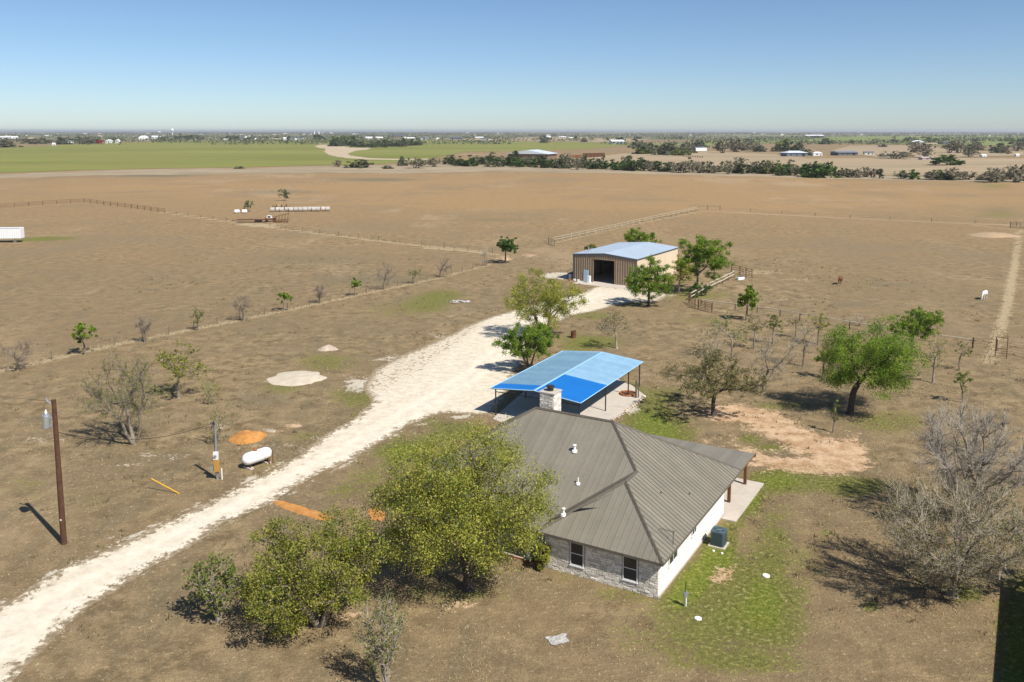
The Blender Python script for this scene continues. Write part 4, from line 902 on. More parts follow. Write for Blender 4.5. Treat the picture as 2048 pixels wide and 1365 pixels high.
def tree_parts(rng, rx, ry, zb, zt, tips=160, nleaf=8000, ls=.13, pal='olive', bark='bark', shape='round', lobes=11, fork=None, stems=1, rt=.014, ex=.50, twigs=0, twl=.6, twmat=None, up=.45, spread=.55, lean=(0,0), first=.30, kfirst=4, twr=.009):
    sk_ = Skel(rng); pts = crown_points(rng, tips, rx, ry, zb, zt, lobes, shape); pts[:,0] += lean[0]; pts[:,1] += lean[1]
    fork = fork if fork is not None else zb*.8
    if stems == 1:
        top = np.array([lean[0]*.10, lean[1]*.10, max(.25, fork)]); r0 = rt*tips**ex; base = np.zeros(3)
        mid = top*.5+np.array([rng.normal()*.05, rng.normal()*.05, 0])*top[2]*.5
        sk_.e += [(np.array([0,0,-.05]), np.array([0,0,.0])+mid*.18, r0*1.75, r0*1.22), (mid*.18, mid, r0*1.22, r0*1.05), (mid, top, r0*1.05, r0)]
        sk_.rec(top, (top-mid)/np.linalg.norm(top-mid), pts, rt, ex, 0, kfirst, first)
    else:
        ang = np.arctan2(pts[:,1], pts[:,0])+rng.normal(size=tips)*.3; lab = ((ang+np.pi)/(2*np.pi)*stems).astype(int) % stems
        for j in range(stems):
            g = pts[lab == j]
            if len(g) == 0: continue
            c = g.mean(0); b0 = np.array([c[0]*.06+rng.normal()*.05, c[1]*.06+rng.normal()*.05, -.03]); b1 = np.array([c[0]*.28, c[1]*.28, max(.3, fork)])
            r0 = rt*len(g)**ex*1.15; sk_.e.append((b0, b1, r0*1.25, r0)); sk_.rec(b1, (b1-b0)/np.linalg.norm(b1-b0), g, rt, ex, 1, 2, first)
    P0 = np.array([e[0] for e in sk_.e]); P1 = np.array([e[1] for e in sk_.e]); R0 = np.array([e[2] for e in sk_.e]); R1 = np.array([e[3] for e in sk_.e])
    T = np.array(sk_.tips); Dv = np.array(sk_.dirs); out = {}
    Vs = []; Qs = []; n0 = 0
    for sel, ns in ((R0 >= .045, 7), (R0 < .045, 4)):
        if sel.any():
            V, Q = tubes_np(P0[sel], P1[sel], R0[sel], R1[sel], ns); Vs.append(V); Qs.append(Q+n0); n0 += len(V)
    out['trunk'] = np_mesh('trunk', np.concatenate(Vs), np.concatenate(Qs), MAT[bark], None, True)
    if twigs:
        idx = np.repeat(np.arange(len(T)), twigs); st = T[idx]-Dv[idx]*rng.random((len(idx),1))*twl*1.3
        dr_ = Dv[idx]*1.0+rng.normal(size=(len(idx),3))*.45+np.array([0,0,.45]); dr_ /= np.linalg.norm(dr_, axis=1)[:,None]
        en = st+dr_*rng.uniform(.4, 1.1, (len(idx),1))*twl
        V, Q = tubes_np(st, en, np.full(len(st), twr), np.full(len(st), twr*.45), 3); out['twigs'] = np_mesh('twigs', V, Q, MAT[twmat or 'twig'])
        T2 = np.concatenate([T, en])
    else: T2 = T
    if nleaf:
        idx = rng.integers(0, len(T2), nleaf); w_ = (rx+ry+(zt-zb)/2)/3
        sg = np.clip(w_*.062*spread/.55, .08, .60)
        if twigs: sg *= .35
        C = T2[idx]+rng.normal(size=(nleaf,3))*sg*np.array([1,1,.8])
        C[:,2] = np.maximum(C[:,2], .12)
        clump = rng.normal(size=len(T2))*.20+.5
        V, Q, Tn = leaves_np(C, rng, ls, ls*.62, up, clump[idx]); out['crown'] = np_mesh('crown', V, Q, MAT['leaf_'+pal], {'tint': Tn})
    return out
TREES = []
def tree(label, base, box, seed, name='tree', cat='tree', group=None, depth=1.0, rxs=1.0, **k):
    """base: foot of the trunk in the photo; box: x0, x1, top, bottom of the crown in the photo"""
    p = gp(*base); m = mpp(p); rx = (box[1]-box[0])/2*m*rxs; ry = rx*depth; dep = CAMH/p.y
    zt = zat(p.x, p.y+ry*.2, box[2]); zbf = k.pop('zbf', .10 if k.get('shape') == 'vase' else .30); zb = zat(p.x, p.y, box[3])+ry*dep*zbf
    zb = max(.15, min(zb, zt*.75)); lean = (((box[0]+box[1])/2-base[0])*m, 0)
    rng = np.random.default_rng(seed); parts = tree_parts(rng, rx, ry, zb, zt, lean=lean, **k)
    o = empty(name, p, 0, label, cat, group)
    for n, me in parts.items():
        q = link(n, me, o)
        if n != 'trunk': q['kind'] = 'stuff'
    return o
FULL = dict(lobes=13, rt=.013)
def bare(**k): d = dict(tips=90, nleaf=0, twigs=7, twl=.8, bark='bark', rt=.012, shape='vase', twr=.010); d.update(k); return d
def small(pal, **k): d = dict(tips=60, nleaf=2400, ls=.14, pal=pal, lobes=8, rt=.013); d.update(k); return d
# around the house
tree('big yellow green leafy tree in front of the house', (936,1178), (748,1113,858,1142), 11, tips=700, nleaf=72000, ls=.115, zbf=.12, pal='olive', bark='bark_dark', lobes=18, rt=.0115, fork=1.9, depth=.85, up=.5, spread=.62)
tree('wide bushy yellow green tree left of the big front tree', (640,1252), (472,766,1030,1244), 12, zbf=-.05, tips=480, nleaf=31000, ls=.125, pal='olive', lobes=15, fork=.9, depth=.85, stems=4, spread=.55)
tree('small many-stemmed olive tree left of the bushy front trees', (438,1243), (376,490,1112,1222), 13, name='ornamental_tree', tips=130, nleaf=7000, ls=.11, pal='mid', stems=5, fork=.8, shape='vase', twigs=5, twl=.5, bark='bark_pale', depth=.9)
tree('upright many-stemmed shrub at the bottom edge of the photo', (773,1385), (715,818,1188,1340), 14, name='ornamental_tree', tips=120, nleaf=2600, ls=.10, pal='mid', stems=7, fork=1.3, shape='vase', twigs=7, twl=.55, bark='bark_pale', depth=.9, rt=.011)
tree('clipped bright shrub against the front corner of the house', (1083,1140), (1068,1098,1085,1140), 15, name='shrub', cat='shrub', tips=50, nleaf=3200, ls=.11, pal='olive', lobes=6, fork=.2, stems=3, spread=.9)
tree('large spreading bare tree just coming into bud, nearest on the right', (1905,1192), (1730,2056,962,1165), 16, tips=420, nleaf=17000, ls=.10, pal='tan', shape='vase', twigs=13, twl=1.0, bark='bark', fork=.8, depth=.95, kfirst=9, first=.10, rt=.013, twr=.011)
tree('mauve grey bare tree behind the large budding one', (1932,1042), (1812,2046,800,1010), 17, tips=420, nleaf=3000, ls=.09, pal='tan', shape='vase', twigs=15, twl=1.0, bark='bark', twmat='twig_purple', fork=1.0, kfirst=9, first=.12, depth=.95, twr=.012)
tree('half leafed tree cut off by the right edge of the photo', (2085,1185), (2000,2190,1010,1160), 18, tips=200, nleaf=9000, ls=.12, pal='mid', twigs=5, twl=.8, shape='vase', fork=1.2, kfirst=6, first=.2)
tree('bare bush peeping in at the right edge above the half leafed tree', (2062,972), (2022,2110,890,965), 19, name='shrub', cat='shrub', tips=90, nleaf=0, twigs=9, twl=.8, shape='vase', stems=5, twmat='twig_purple', fork=.4)
tree('large spreading green tree behind the bare orange soil', (1700,828), (1642,1842,642,800), 20, tips=460, nleaf=46000, ls=.13, pal='bright', bark='bark_dark', lobes=15, fork=2.1, depth=.9, spread=.60)
tree('wide low olive tree at the edge of the orange soil', (1426,832), (1326,1516,708,806), 21, tips=230, nleaf=14000, ls=.13, pal='tan', bark='bark_dark', lobes=13, fork=1.2, twigs=3, twl=.6, spread=.7)
tree('bare branching tree between the olive tree and the big green tree', (1527,786), (1486,1590,668,765), 22, **bare(tips=130, twigs=8, nleaf=900, ls=.09, pal='tan', twl=.9, fork=1.6, shape='round', kfirst=4, rt=.013))
tree('thin bare tree with grey twigs behind the wide olive tree', (1405,760), (1382,1456,655,745), 23, **bare(tips=90, twmat='twig', nleaf=500, ls=.1, pal='mid', fork=.9))
tree('young tree with bare limbs and a green top, nearest the paddock gate', (1464,716), (1404,1494,622,704), 24, **small('mid', tips=80, nleaf=1700, twigs=4, fork=2.1, bark='bark_pale'))
tree('little tan leafed tree second in the orchard row', (1508,698), (1484,1530,628,672), 25, **small('tan', nleaf=1100, fork=2.2, tips=45))
tree('little green topped tree third in the orchard row', (1546,688), (1530,1566,628,672), 26, **small('mid', nleaf=1100, fork=2.2, tips=45))
tree('little sparse grey tree fourth in the orchard row', (1591,676), (1568,1606,636,662), 27, **small('tan', nleaf=500, fork=2.0, tips=45, twigs=4))
tree('bare forked young tree left of the big green tree', (1606,733), (1582,1640,650,712), 28, **bare(tips=60, fork=2.0, bark='bark'))
tree('young tree with bright yellow green top behind the big green tree', (1636,690), (1606,1664,626,672), 29, **small('olive', nleaf=1600, fork=2.0))
tree('slim young green tree against the left flank of the big green tree', (1645,757), (1622,1674,692,738), 30, **small('bright', nleaf=1700, fork=2.0))
tree('bright green dome topped tree in front of the horse paddock', (1822,712), (1780,1876,614,688), 31, tips=170, nleaf=13000, ls=.16, pal='bright', lobes=11, fork=2.6, bark='bark', depth=.9)
tree('pale trunked bare young tree with a faint green top', (1866,766), (1832,1898,672,738), 32, **small('olive', nleaf=900, twigs=5, fork=2.2, bark='bark_pale', shape='vase'))
tree('slender sparse sapling nearest the paddock corner gate', (1919,741), (1906,1938,676,722), 33, name='sapling', cat='sapling', **small('mid', nleaf=450, tips=30, fork=1.8))
tree('loose olive sapling right of the pale trunked tree', (1924,806), (1904,1940,732,784), 34, name='sapling', cat='sapling', **small('mid', nleaf=900, tips=35, fork=1.0))
tree('compact fresh green tree inside the paddock fence', (1493,641), (1470,1521,568,626), 35, tips=90, nleaf=7500, ls=.19, pal='bright', lobes=9, fork=1.4, shape='cone')
tree('thin staked sapling on the bare orange soil', (1666,866), (1658,1676,800,850), 36, name='sapling', cat='sapling', **small('mid', nleaf=220, tips=16, fork=.6, rt=.016))
# along the drive and the barn
tree('bright green tree in front of the barn side wall', (1297,612), (1250,1352,520,600), 40, tips=200, nleaf=19000, ls=.19, pal='bright', lobes=12, fork=2.2, bark='bark_dark', depth=.9)
tree('large round bright green tree at the back right of the barn', (1392,586), (1354,1456,470,562), 41, tips=220, nleaf=26000, ls=.20, pal='bright', lobes=14, fork=1.4, depth=.9)
tree('sparse pale green tree between the two bright trees by the barn', (1357,588), (1334,1392,512,574), 42, tips=90, nleaf=3600, ls=.18, pal='olive', lobes=9, fork=2.0)
tree('dark low shrub under the trees beside the barn', (1392,592), (1366,1420,566,592), 43, name='shrub', cat='shrub', tips=50, nleaf=2600, ls=.2, pal='deep', lobes=7, stems=4, fork=.3)
tree('round green tree showing above the back of the barn roof', (1280,515), (1246,1317,458,500), 44, tips=110, nleaf=9000, ls=.25, pal='bright', lobes=10, fork=1.5)
tree('small green tree showing left of the barn roof', (1180,516), (1166,1196,487,508), 45, tips=50, nleaf=3000, ls=.24, pal='mid', lobes=7, fork=1.0)
tree('lone dark green tree at the fence corner left of the barn', (1011,527), (993,1038,471,508), 46, tips=110, nleaf=7000, ls=.24, pal='deep', lobes=10, fork=2.6, bark='bark_dark')
tree('big olive green multi-stemmed tree shading the driveway', (1085,676), (1010,1163,548,662), 47, tips=280, nleaf=26000, ls=.16, pal='olive', lobes=14, stems=4, fork=1.2, bark='bark', depth=.85)
tree('fresh green tree touching the far left edge of the carport', (1057,744), (1004,1126,650,722), 48, tips=190, nleaf=18000, ls=.16, pal='bright', lobes=12, stems=3, fork=1.2, bark='bark', depth=.8)
tree('small sparse crooked tree beyond the carport', (1233,697), (1186,1268,620,678), 49, tips=90, nleaf=1900, ls=.13, pal='tan', twigs=5, lobes=9, fork=1.7, bark='bark_pale')
# left yard
tree('gnarled half dead tree with broken limbs by the left pole', (270,888), (166,325,716,862), 50, tips=230, nleaf=4600, ls=.12, pal='mid', twigs=9, twl=.9, lobes=9, fork=.7, stems=3, bark='bark', twmat='twig_brown', rt=.017)
tree('smaller green tree behind the gnarled tree', (357,797), (308,416,690,775), 51, tips=120, nleaf=4300, ls=.15, pal='olive', lobes=10, fork=1.5, bark='bark', twigs=3)
tree('thin brushy sapling left of the driveway beyond the sand pile', (418,810), (402,440,758,806), 52, name='sapling', cat='sapling', **small('mid', nleaf=260, tips=24, fork=.5, twigs=3, shape='vase'))
tree('scrubby sapling growing at the edge of the orange sand pile', (432,888), (412,462,820,882), 53, name='sapling', cat='sapling', **small('mid', nleaf=420, tips=40, fork=.3, twigs=4, shape='vase', stems=3))
# the row along the wire fence
ROW = [((35,742),(2,76,678,730),'bare','wide bare tree at the left end of the fence row'), ((170,710),(146,192,642,690),'g','bushy green tree second from the left in the fence row'), ((290,685),(270,312,628,672),'bare','bare tree third from the left in the fence row'),
       ((397,661),(383,408,618,648),'s','small sparse green tree fourth from the left in the fence row'), ((487,642),(465,512,586,630),'bare','bare many-limbed tree fifth from the left in the fence row'), ((568,623),(556,584,584,606),'g2','little round topped green tree sixth in the fence row'),
       ((640,607),(625,656,568,600),'bare','thin bare tree seventh in the fence row'), ((710,592),(700,724,556,578),'g2','little bright green tree eighth in the fence row'), ((768,580),(746,795,520,568),'bare','tall bare tree ninth in the fence row'),
       ((828,568),(818,844,537,556),'s','small leafing tree tenth in the fence row'), ((880,555),(866,912,510,548),'bare','bare leaning tree nearest the barn end of the fence row')]
for i, (b, bx, kd, lab) in enumerate(ROW):
    k = {'bare': bare(tips=70, twigs=8, twl=.8, fork=1.1, bark='bark', twmat='twig_brown', rt=.014, twr=.013), 'g': small('bright', nleaf=3000, ls=.18, fork=1.1), 's': small('mid', nleaf=700, ls=.17, fork=1.2, tips=40, twigs=3), 'g2': small('bright', nleaf=1400, ls=.2, fork=1.4, tips=40)}[kd]
    tree(lab, b, bx, 60+i, group='trees in the fence row', **k)
tree('thin grey brush clump at the corner of the wire fence', (972,532), (958,986,498,528), 75, name='shrub', cat='shrub', **bare(tips=40, twigs=9, stems=4, fork=.3))
tree('loose dark tree standing behind the hay bales', (570,402), (558,582,378,398), 76, tips=60, nleaf=1500, ls=.35, pal='deep', lobes=7, fork=1.6, twigs=3, twr=.03)
tree('dark bush beside the two white tanks', (497,424), (486,508,402,422), 77, name='shrub', cat='shrub', tips=50, nleaf=900, ls=.3, pal='deep', lobes=6, fork=.4, twigs=4, stems=3, twr=.03)
tree('thin grey shrub inside the horse paddock', (1720,652), (1700,1738,628,648), 78, name='shrub', cat='shrub', **bare(tips=30, twigs=6, stems=3, fork=.3, twr=.008))

# ------------------------------------------------------------------ fences and gates
def polyline(px, step):
    pts = [gp(*p) for p in px]; out = []
    for a, b in zip(pts[:-1], pts[1:]):
        n = max(1, round((b-a).length/step)); out += [a+(b-a)*(k/n) for k in range(n)]
    return out+[pts[-1]]
fr_ = random.Random(21)
def fence(name, label, px, step, hgt, postmat, r, rails=(), railmat=None, railr=.05, wires=(), wiremat=None, mesh=False, wr=.008, square=False):
    P = polyline(px, step); o = empty(name, P[0], 0, label, 'fence'); O = P[0]
    me = None
    for p in P:
        h_ = hgt*fr_.uniform(.93, 1.06); q = p-O
        if me is None:
            base = MB().tube([(0,0,-.02), (0,0,1)], [1., .9], 7).build('post', postmat, o, q); me = base.data; ob = base
        else: ob = link('post', me, o, q)
        ob.scale = (r*fr_.uniform(.85,1.15), r*fr_.uniform(.85,1.15), h_); ob.rotation_euler = (fr_.uniform(-.04,.04), fr_.uniform(-.04,.04), fr_.uniform(0,3))
    for z in rails:
        for a, b in zip(P[:-1], P[1:]):
            MB().tube([a-O+Vector((0,-r,z+fr_.uniform(-.03,.03))), b-O+Vector((0,-r,z+fr_.uniform(-.03,.03)))], railr, 6).build('rail', railmat, o)
    for z in wires:
        MB().tube([p-O+Vector((0,0,z)) for p in P], wr, 3, False).build('wire', wiremat or MAT['steel'], o)
    return o
fence('wire_fence', 'low wire fence on thin posts along the row of small trees', [(-40,752),(230,691),(480,641),(700,594),(880,556),(985,529)], 4.2, 1.15, MAT['postgrey'], .05, wires=(.3,.6,.9,1.1), wiremat=MAT['postgrey'])
fence('wire_fence', 'wire fence running from the wooden pen down to the lone dark tree', [(330,427),(480,447),(640,468),(800,487),(985,507)], 8, 1.2, MAT['postgrey'], .07, wires=(.4,.8,1.1), wiremat=MAT['postgrey'], wr=.012)
fence('pen_fence', 'rusty brown pipe fence in the far left pasture', [(-60,421),(0,417),(85,410),(168,405),(250,415),(330,426)], 5.5, 1.5, MAT['rust'], .09, rails=(.45,.9,1.4), railmat=MAT['rust'], railr=.05)
fence('rail_fence', 'long white two-rail fence running up behind the barn', [(1108,485),(1190,467),(1290,444),(1396,421)], 4.5, 1.35, MAT['railwhite'], .09, rails=(.65,1.25), railmat=MAT['railwhite'], railr=.05)
fence('pen_fence', 'short run of dark posts at the top end of the long white rail fence', [(1396,421),(1415,420),(1440,420)], 4.0, 1.6, MAT['postgrey'], .12, rails=(1.3,), railmat=MAT['postgrey'])
fence('wire_fence', 'thin wire fence across the brown field behind the paddock', [(1440,421),(1700,437),(1950,448),(2120,457)], 12, 1.25, MAT['postgrey'], .08, wires=(.5,1.0), wiremat=MAT['postgrey'], wr=.015)
fence('rail_fence', 'short white two-rail fence from the tree shade up to the trough', [(1381,602),(1412,584),(1445,568),(1468,556)], 3.2, 1.35, MAT['postgrey'], .09, rails=(.72,1.3), railmat=MAT['railwhite'], railr=.09)
fence('pen_fence', 'dark pipe panels standing beyond the trough', [(1463,546),(1480,549),(1492,553),(1504,556)], 2.2, 1.7, MAT['rust'], .08, rails=(.35,.75,1.15,1.6), railmat=MAT['rust'], railr=.035)
fence('rail_fence', 'low white rail fence behind the little orchard trees', [(1402,612),(1470,621),(1560,633),(1640,648),(1760,668),(1850,682),(1945,695)], 4.0, 1.2, MAT['postgrey'], .07, rails=(1.05,), railmat=MAT['railwhite'], railr=.07, wires=(.4,.75), wiremat=MAT['steel'])
fence('wire_fence', 'dark posted wire fence at the right end of the paddock', [(1945,697),(1992,702),(2052,716),(2110,724)], 4.2, 1.5, MAT['steeldark'], .10, wires=(.35,.7,1.05,1.35), wiremat=MAT['steeldark'], wr=.014)
def gate(label, a, b, h_=1.35, bars=6, mat=MAT['steeldark'], r=.035):
    a, b = gp(*a), gp(*b); o = empty('gate', a, 0, label, 'gate'); d = b-a
    for t in (0, 1): MB().tube([d*t, d*t+Vector((0,0,h_+.25))], .07, 8).build('post', mat, o)
    for k in range(bars): z = .2+(h_-.2)*k/(bars-1); MB().tube([d*.03+Vector((0,0,z)), d*.97+Vector((0,0,z))], r, 6).build('bar', mat, o)
    for t in (.03, .5, .97): MB().tube([d*t+Vector((0,0,.2)), d*t+Vector((0,0,h_))], r, 6).build('upright', mat, o)
    return o
gate('brown barred gate at the lower end of the short white fence', (1396,618), (1424,626), 1.4, 6, MAT['rust'])
gate('narrow dark gate leaf at the corner below the short white fence', (1378,607), (1390,618), 1.4, 5, MAT['rust'])
gate('small open gate frame at the lower end of the long white fence', (1097,488), (1109,493), 1.5, 4, MAT['postgrey'])
gate('dark gate at the right edge across the dirt track', (2020,456), (2060,458), 1.6, 5, MAT['postgrey'], .06)
hf = empty('pipe_gate', gp(1990,715), 0, 'tall thin pipe gate frame across the paddock track', 'gate'); q2 = gp(2013,718)-gp(1990,715)
for t in (Vector((0,0,0)), q2): MB().tube([t, t+Vector((0,0,2.6))], .05, 8).build('post', MAT['rust'], hf)
MB().tube([Vector((0,0,2.6)), q2+Vector((0,0,2.6))], .045, 8).build('header', MAT['rust'], hf)
for z in (.3,.6,.9,1.2): MB().tube([Vector((0,0,z)), q2+Vector((0,0,z))], .03, 6).build('bar', MAT['rust'], hf)
tr_ = empty('water_trough', gp(1480,560), .5, 'white plastic water trough beside the pipe panels', 'trough')
MB().box((-.8,-.4,0), (.8,.4,.55)).build('tub', MAT['white'], tr_, bevel=.06); MB().box((-.7,-.3,.5), (.7,.3,.565)).build('water', MAT['glass'], tr_)

# ------------------------------------------------------------------ horses
def remesh_body(name, chains, mat, parent, vox=.05):
    mb = MB()
    for pts, rr_ in chains:
        mb.tube(pts, rr_, 10)
        for p, r in zip(pts, rr_):
            bm = bmesh.new(); bmesh.ops.create_icosphere(bm, subdivisions=2, radius=r*.98); 
            mb.add([v.co+Vector(p) for v in bm.verts], [tuple(v.index for v in f.verts) for f in bm.faces]); bm.free()
    o = mb.build(name, mat, parent); m = o.modifiers.new('r', 'REMESH'); m.mode = 'VOXEL'; m.voxel_size = vox; m.use_smooth_shade = True
    s_ = o.modifiers.new('s', 'SMOOTH'); s_.iterations = 4; s_.factor = .5; return o
def horse(label, px, py, heading, coat, hair, graze):
    o = empty('horse', gp(px, py), heading, label, 'horse')
    ch = [([(-.75,0,1.18),(-.35,0,1.12),(.1,0,1.10),(.5,0,1.15),(.68,0,1.18)], [.30,.33,.34,.32,.24])]
    if graze: ch += [([(.66,0,1.28),(.95,0,1.05),(1.18,0,.72)], [.22,.17,.13]), ([(1.18,0,.72),(1.28,0,.42),(1.34,0,.16)], [.13,.11,.075]), ([(1.17,.07,.80),(1.12,.10,.93)], [.05,.02]), ([(1.17,-.07,.80),(1.12,-.10,.93)], [.05,.02])]
    else: ch += [([(.62,0,1.30),(.92,0,1.42),(1.16,0,1.46)], [.23,.17,.13]), ([(1.16,0,1.46),(1.38,0,1.26),(1.52,0,1.06)], [.13,.11,.075]), ([(1.12,.07,1.55),(1.10,.10,1.68)], [.05,.02]), ([(1.12,-.07,1.55),(1.10,-.10,1.68)], [.05,.02])]
    for sy in (-1, 1):
        ch += [([(.52,.16*sy,1.0),(.55,.17*sy,.62),(.53,.17*sy,.34),(.55,.17*sy,.04)], [.15,.085,.055,.065]), ([(-.66,.16*sy,1.05),(-.55,.18*sy,.78),(-.80,.18*sy,.48),(-.74,.18*sy,.04)], [.20,.13,.06,.065])]
    remesh_body('body', ch, coat, o)
    MB().tube([(-1.0,0,1.28),(-1.12,0,1.05),(-1.12,0,.62),(-1.08,0,.42)], [.05,.08,.07,.02], 7).build('tail', hair, o, smooth=True)
    m_ = [(.66,0,1.48),(.95,0,1.22),(1.14,0,.90)] if graze else [(.62,0,1.52),(.9,0,1.6),(1.1,0,1.62)]
    MB().tube(m_, [.05,.07,.04], 6).build('mane', hair, o, smooth=True)
horse('brown horse standing in the paddock', 1680, 569, math.radians(238), MAT['horsebrown'], MAT['horsehair'], False)
horse('white horse grazing near the dirt track', 1968, 599, math.radians(226), MAT['horsewhite'], MAT['hairgrey'], True)

# ------------------------------------------------------------------ far left pasture: trailer, bales, machinery
wt = empty('box_trailer', gp(-4, 485), .10, 'white box trailer parked at the left edge of the pasture', 'trailer')
MB().box((-6.5,-1.2,1.0), (6.0,1.2,3.7)).build('box', MAT['white'], wt, bevel=.04)
rb = MB()
for k in range(24): rb.box((-6.3+k*.52,-1.225,1.05), (-6.26+k*.52,-1.2,3.6))
rb.build('side_ribs', MAT['steel'], wt)
MB().box((-6.5,-1.23,3.6), (6.0,-1.2,3.7)).box((-6.5,-1.23,1.0), (6.0,-1.2,1.12)).build('rail_trim', MAT['steel'], wt)
for x in (4.2, 4.6):
    MB().box((x,-.9,0), (x+.15,-.75,1.0)).build('landing_leg', MAT['steel'], wt)
for x in (-4.8,-3.6):
    for y in (-1.0, 1.0): w0 = MB().tube([(x,y-.15,.5), (x,y+.15,.5)], .5, 16).build('wheel', MAT['black'], wt); MB().tube([(x,y-.16,.5), (x,y+.16,.5)], .25, 10).build('rim', MAT['steel'], w0)
# hay bales, end to end
ba, bb2 = gp(547, 424), gp(655, 423); bd = (bb2-ba).normalized(); br = .82
nbale = 13; bme = {}
def bale(label, loc, rz, wrapped=True, group='wrapped hay bales in a row'):
    o = empty('hay_bale', loc, rz, label, 'hay bale', group)
    if wrapped not in bme:
        a = MB().tube([(-.70,0,br),(-.66,0,br),(.66,0,br),(.70,0,br)], [br-.05,br,br,br-.05], 20).build('net_wrap' if wrapped else 'hay_roll', MAT['wrap'] if wrapped else MAT['hay'], o)
        e0 = MB().tube([(-.72,0,br),(-.70,0,br)], br-.06, 20).build('end_face', MAT['hay'], o); e1 = MB().tube([(.70,0,br),(.72,0,br)], br-.06, 20).build('end_face', MAT['hay'], o); bme[wrapped] = (a.data, e0.data)
        e1.data = e0.data; e1.location = (1.42, 0, 0)
    else:
        link('net_wrap' if wrapped else 'hay_roll', bme[wrapped][0], o); link('end_face', bme[wrapped][1], o); link('end_face', bme[wrapped][1], o, (1.42,0,0))
    return o
for k in range(nbale):
    p = ba+(bb2-ba)*(k/(nbale-1))+Vector((0, fr_.uniform(-.7,.7), 0)); rz = math.atan2(bd.y, bd.x)+fr_.uniform(-.16,.16)
    lab = 'wrapped hay bale in the middle of the row behind the rusty flatbed'
    if k == 0: lab = 'leftmost wrapped hay bale of the row, its dark end showing'
    if k == nbale-1: lab = 'rightmost wrapped hay bale of the row'
    bale(lab, p, rz)
for k in range(4): bale('old brown unwrapped hay bale behind the left end of the bale row', gp(548+k*9, 418)+Vector((0,1.0,0)), .2*k, False, 'old brown hay bales')
fb = empty('flatbed_trailer', gp(505, 445), math.radians(4), 'rusty flatbed trailer in front of the hay bales', 'trailer')
MB().box((-4.6,-1.2,.75), (4.6,1.2,.95)).build('deck', MAT['rust'], fb)
MB().tube([(-4.6,0,.8), (-6.2,0,.6)], .10, 6).build('tongue', MAT['rust'], fb)
for x in (1.2, 2.3):
    for y in (-1.25, 1.25): MB().tube([(x,y-.12,.4), (x,y+.12,.4)], .4, 12).build('wheel', MAT['black'], fb)
for x in (-4.3,-2.2,0,2.2,4.3): MB().box((x-.06,-1.3,.7), (x+.06,-1.2,1.15)).build('stake', MAT['rust'], fb)
tk2 = empty('farm_truck', gp(541, 444), math.radians(12), 'old rusty farm truck with an off white cab between the flatbed and the rusty implement', 'truck')
MB().add([(-1.6,-.9,.6),(1.6,-.9,.6),(1.6,.9,.6),(-1.6,.9,.6),(-1.6,-.9,1.25),(1.6,-.9,1.2),(1.6,.9,1.2),(-1.6,.9,1.25)], [(3,2,1,0),(4,5,6,7),(0,1,5,4),(1,2,6,5),(2,3,7,6),(3,0,4,7)]).build('body', MAT['rust'], tk2, bevel=.06)
MB().add([(-1.1,-.85,1.2),(.6,-.85,1.2),(.6,.85,1.2),(-1.1,.85,1.2),(-.9,-.7,2.0),(.2,-.7,2.0),(.2,.7,2.0),(-.9,.7,2.0)], [(3,2,1,0),(4,5,6,7),(0,1,5,4),(1,2,6,5),(2,3,7,6),(3,0,4,7)]).build('cab', MAT['whitedirty'], tk2)
MB().box((-.75,-.86,1.35), (.1,-.76,1.85)).build('window', MAT['glass'], tk2)
for x in (-1.1, 1.1):
    for y in (-.9, .9): MB().tube([(x,y-.1,.38), (x,y+.1,.38)], .38, 12).build('wheel', MAT['black'], tk2)
im = empty('farm_implement', gp(562, 445), math.radians(15), 'rusty brown harrow with raised frame beside the old truck', 'farm implement')
for k in range(5): MB().tube([(-2.0+k*.9,-.9,.35), (-1.6+k*.9,.9,.35), (-1.3+k*.9,.9,1.7+.25*k)], .09, 6).build('frame_bar', MAT['rust'], im)
MB().tube([(-2.2,0,.7), (2.6,0,.9)], .12, 6).build('main_beam', MAT['rust'], im); MB().tube([(-2,.9,1.6), (2.6,.9,2.7)], .10, 6).build('top_beam', MAT['rust'], im)
for k in range(9): MB().tube([(-2+k*.5,-.9,.3), (-2+k*.5,-.82,.3)], .30, 10).build('disc', MAT['rust'], im)
for k, (px, lab) in enumerate(((474,'white round tank lying left of the dark bush'), (489,'white round tank lying against the dark bush'))):
    o = empty('poly_tank', gp(px, 427), .4, lab, 'tank'); MB().tube([(-.9,0,.65),(-.75,0,.65),(.75,0,.65),(.9,0,.65)], [.4,.62,.62,.4], 14).build('shell', MAT['white'], o)
    for x in (-.5,.5): MB().box((x-.08,-.4,0), (x+.08,.4,.25)).build('cradle', MAT['steeldark'], o)

# ------------------------------------------------------------------ far trees, hedge and buildings
def far_proto(seed, rx, ht, pal, n, ls, shape='round', zb=.3, twigs=0, lobes=8, stems=1):
    rng = np.random.default_rng(seed); return tree_parts(rng, rx, rx, zb, ht, tips=40, nleaf=n, ls=ls, pal=pal, bark='bark', shape=shape, lobes=lobes, fork=zb, stems=stems, rt=.05, twigs=twigs, twl=1.2, twr=.05, spread=.9)
PROT = {'cedar': [far_proto(200+i, 3.0, 7.0, 'cedar', 1100, .75, 'dome', .1) for i in range(3)]+[far_proto(210, 2.3, 7.5, 'cedar', 700, .7, 'cone')],
        'green': [far_proto(220+i, 3.4, 7.0, 'mid', 1100, .8, 'dome', .2) for i in range(2)], 'deep': [far_proto(225+i, 3.6, 7.2, 'deep', 1200, .8, 'dome', .1) for i in range(2)],
        'grey': [far_proto(230+i, 3.0, 6.0, 'grey', 380, .7, 'vase', .2, 5, 6, 4) for i in range(3)], 'olive': [far_proto(240+i, 3.0, 6.0, 'moss', 900, .75, 'dome', .1) for i in range(2)]}
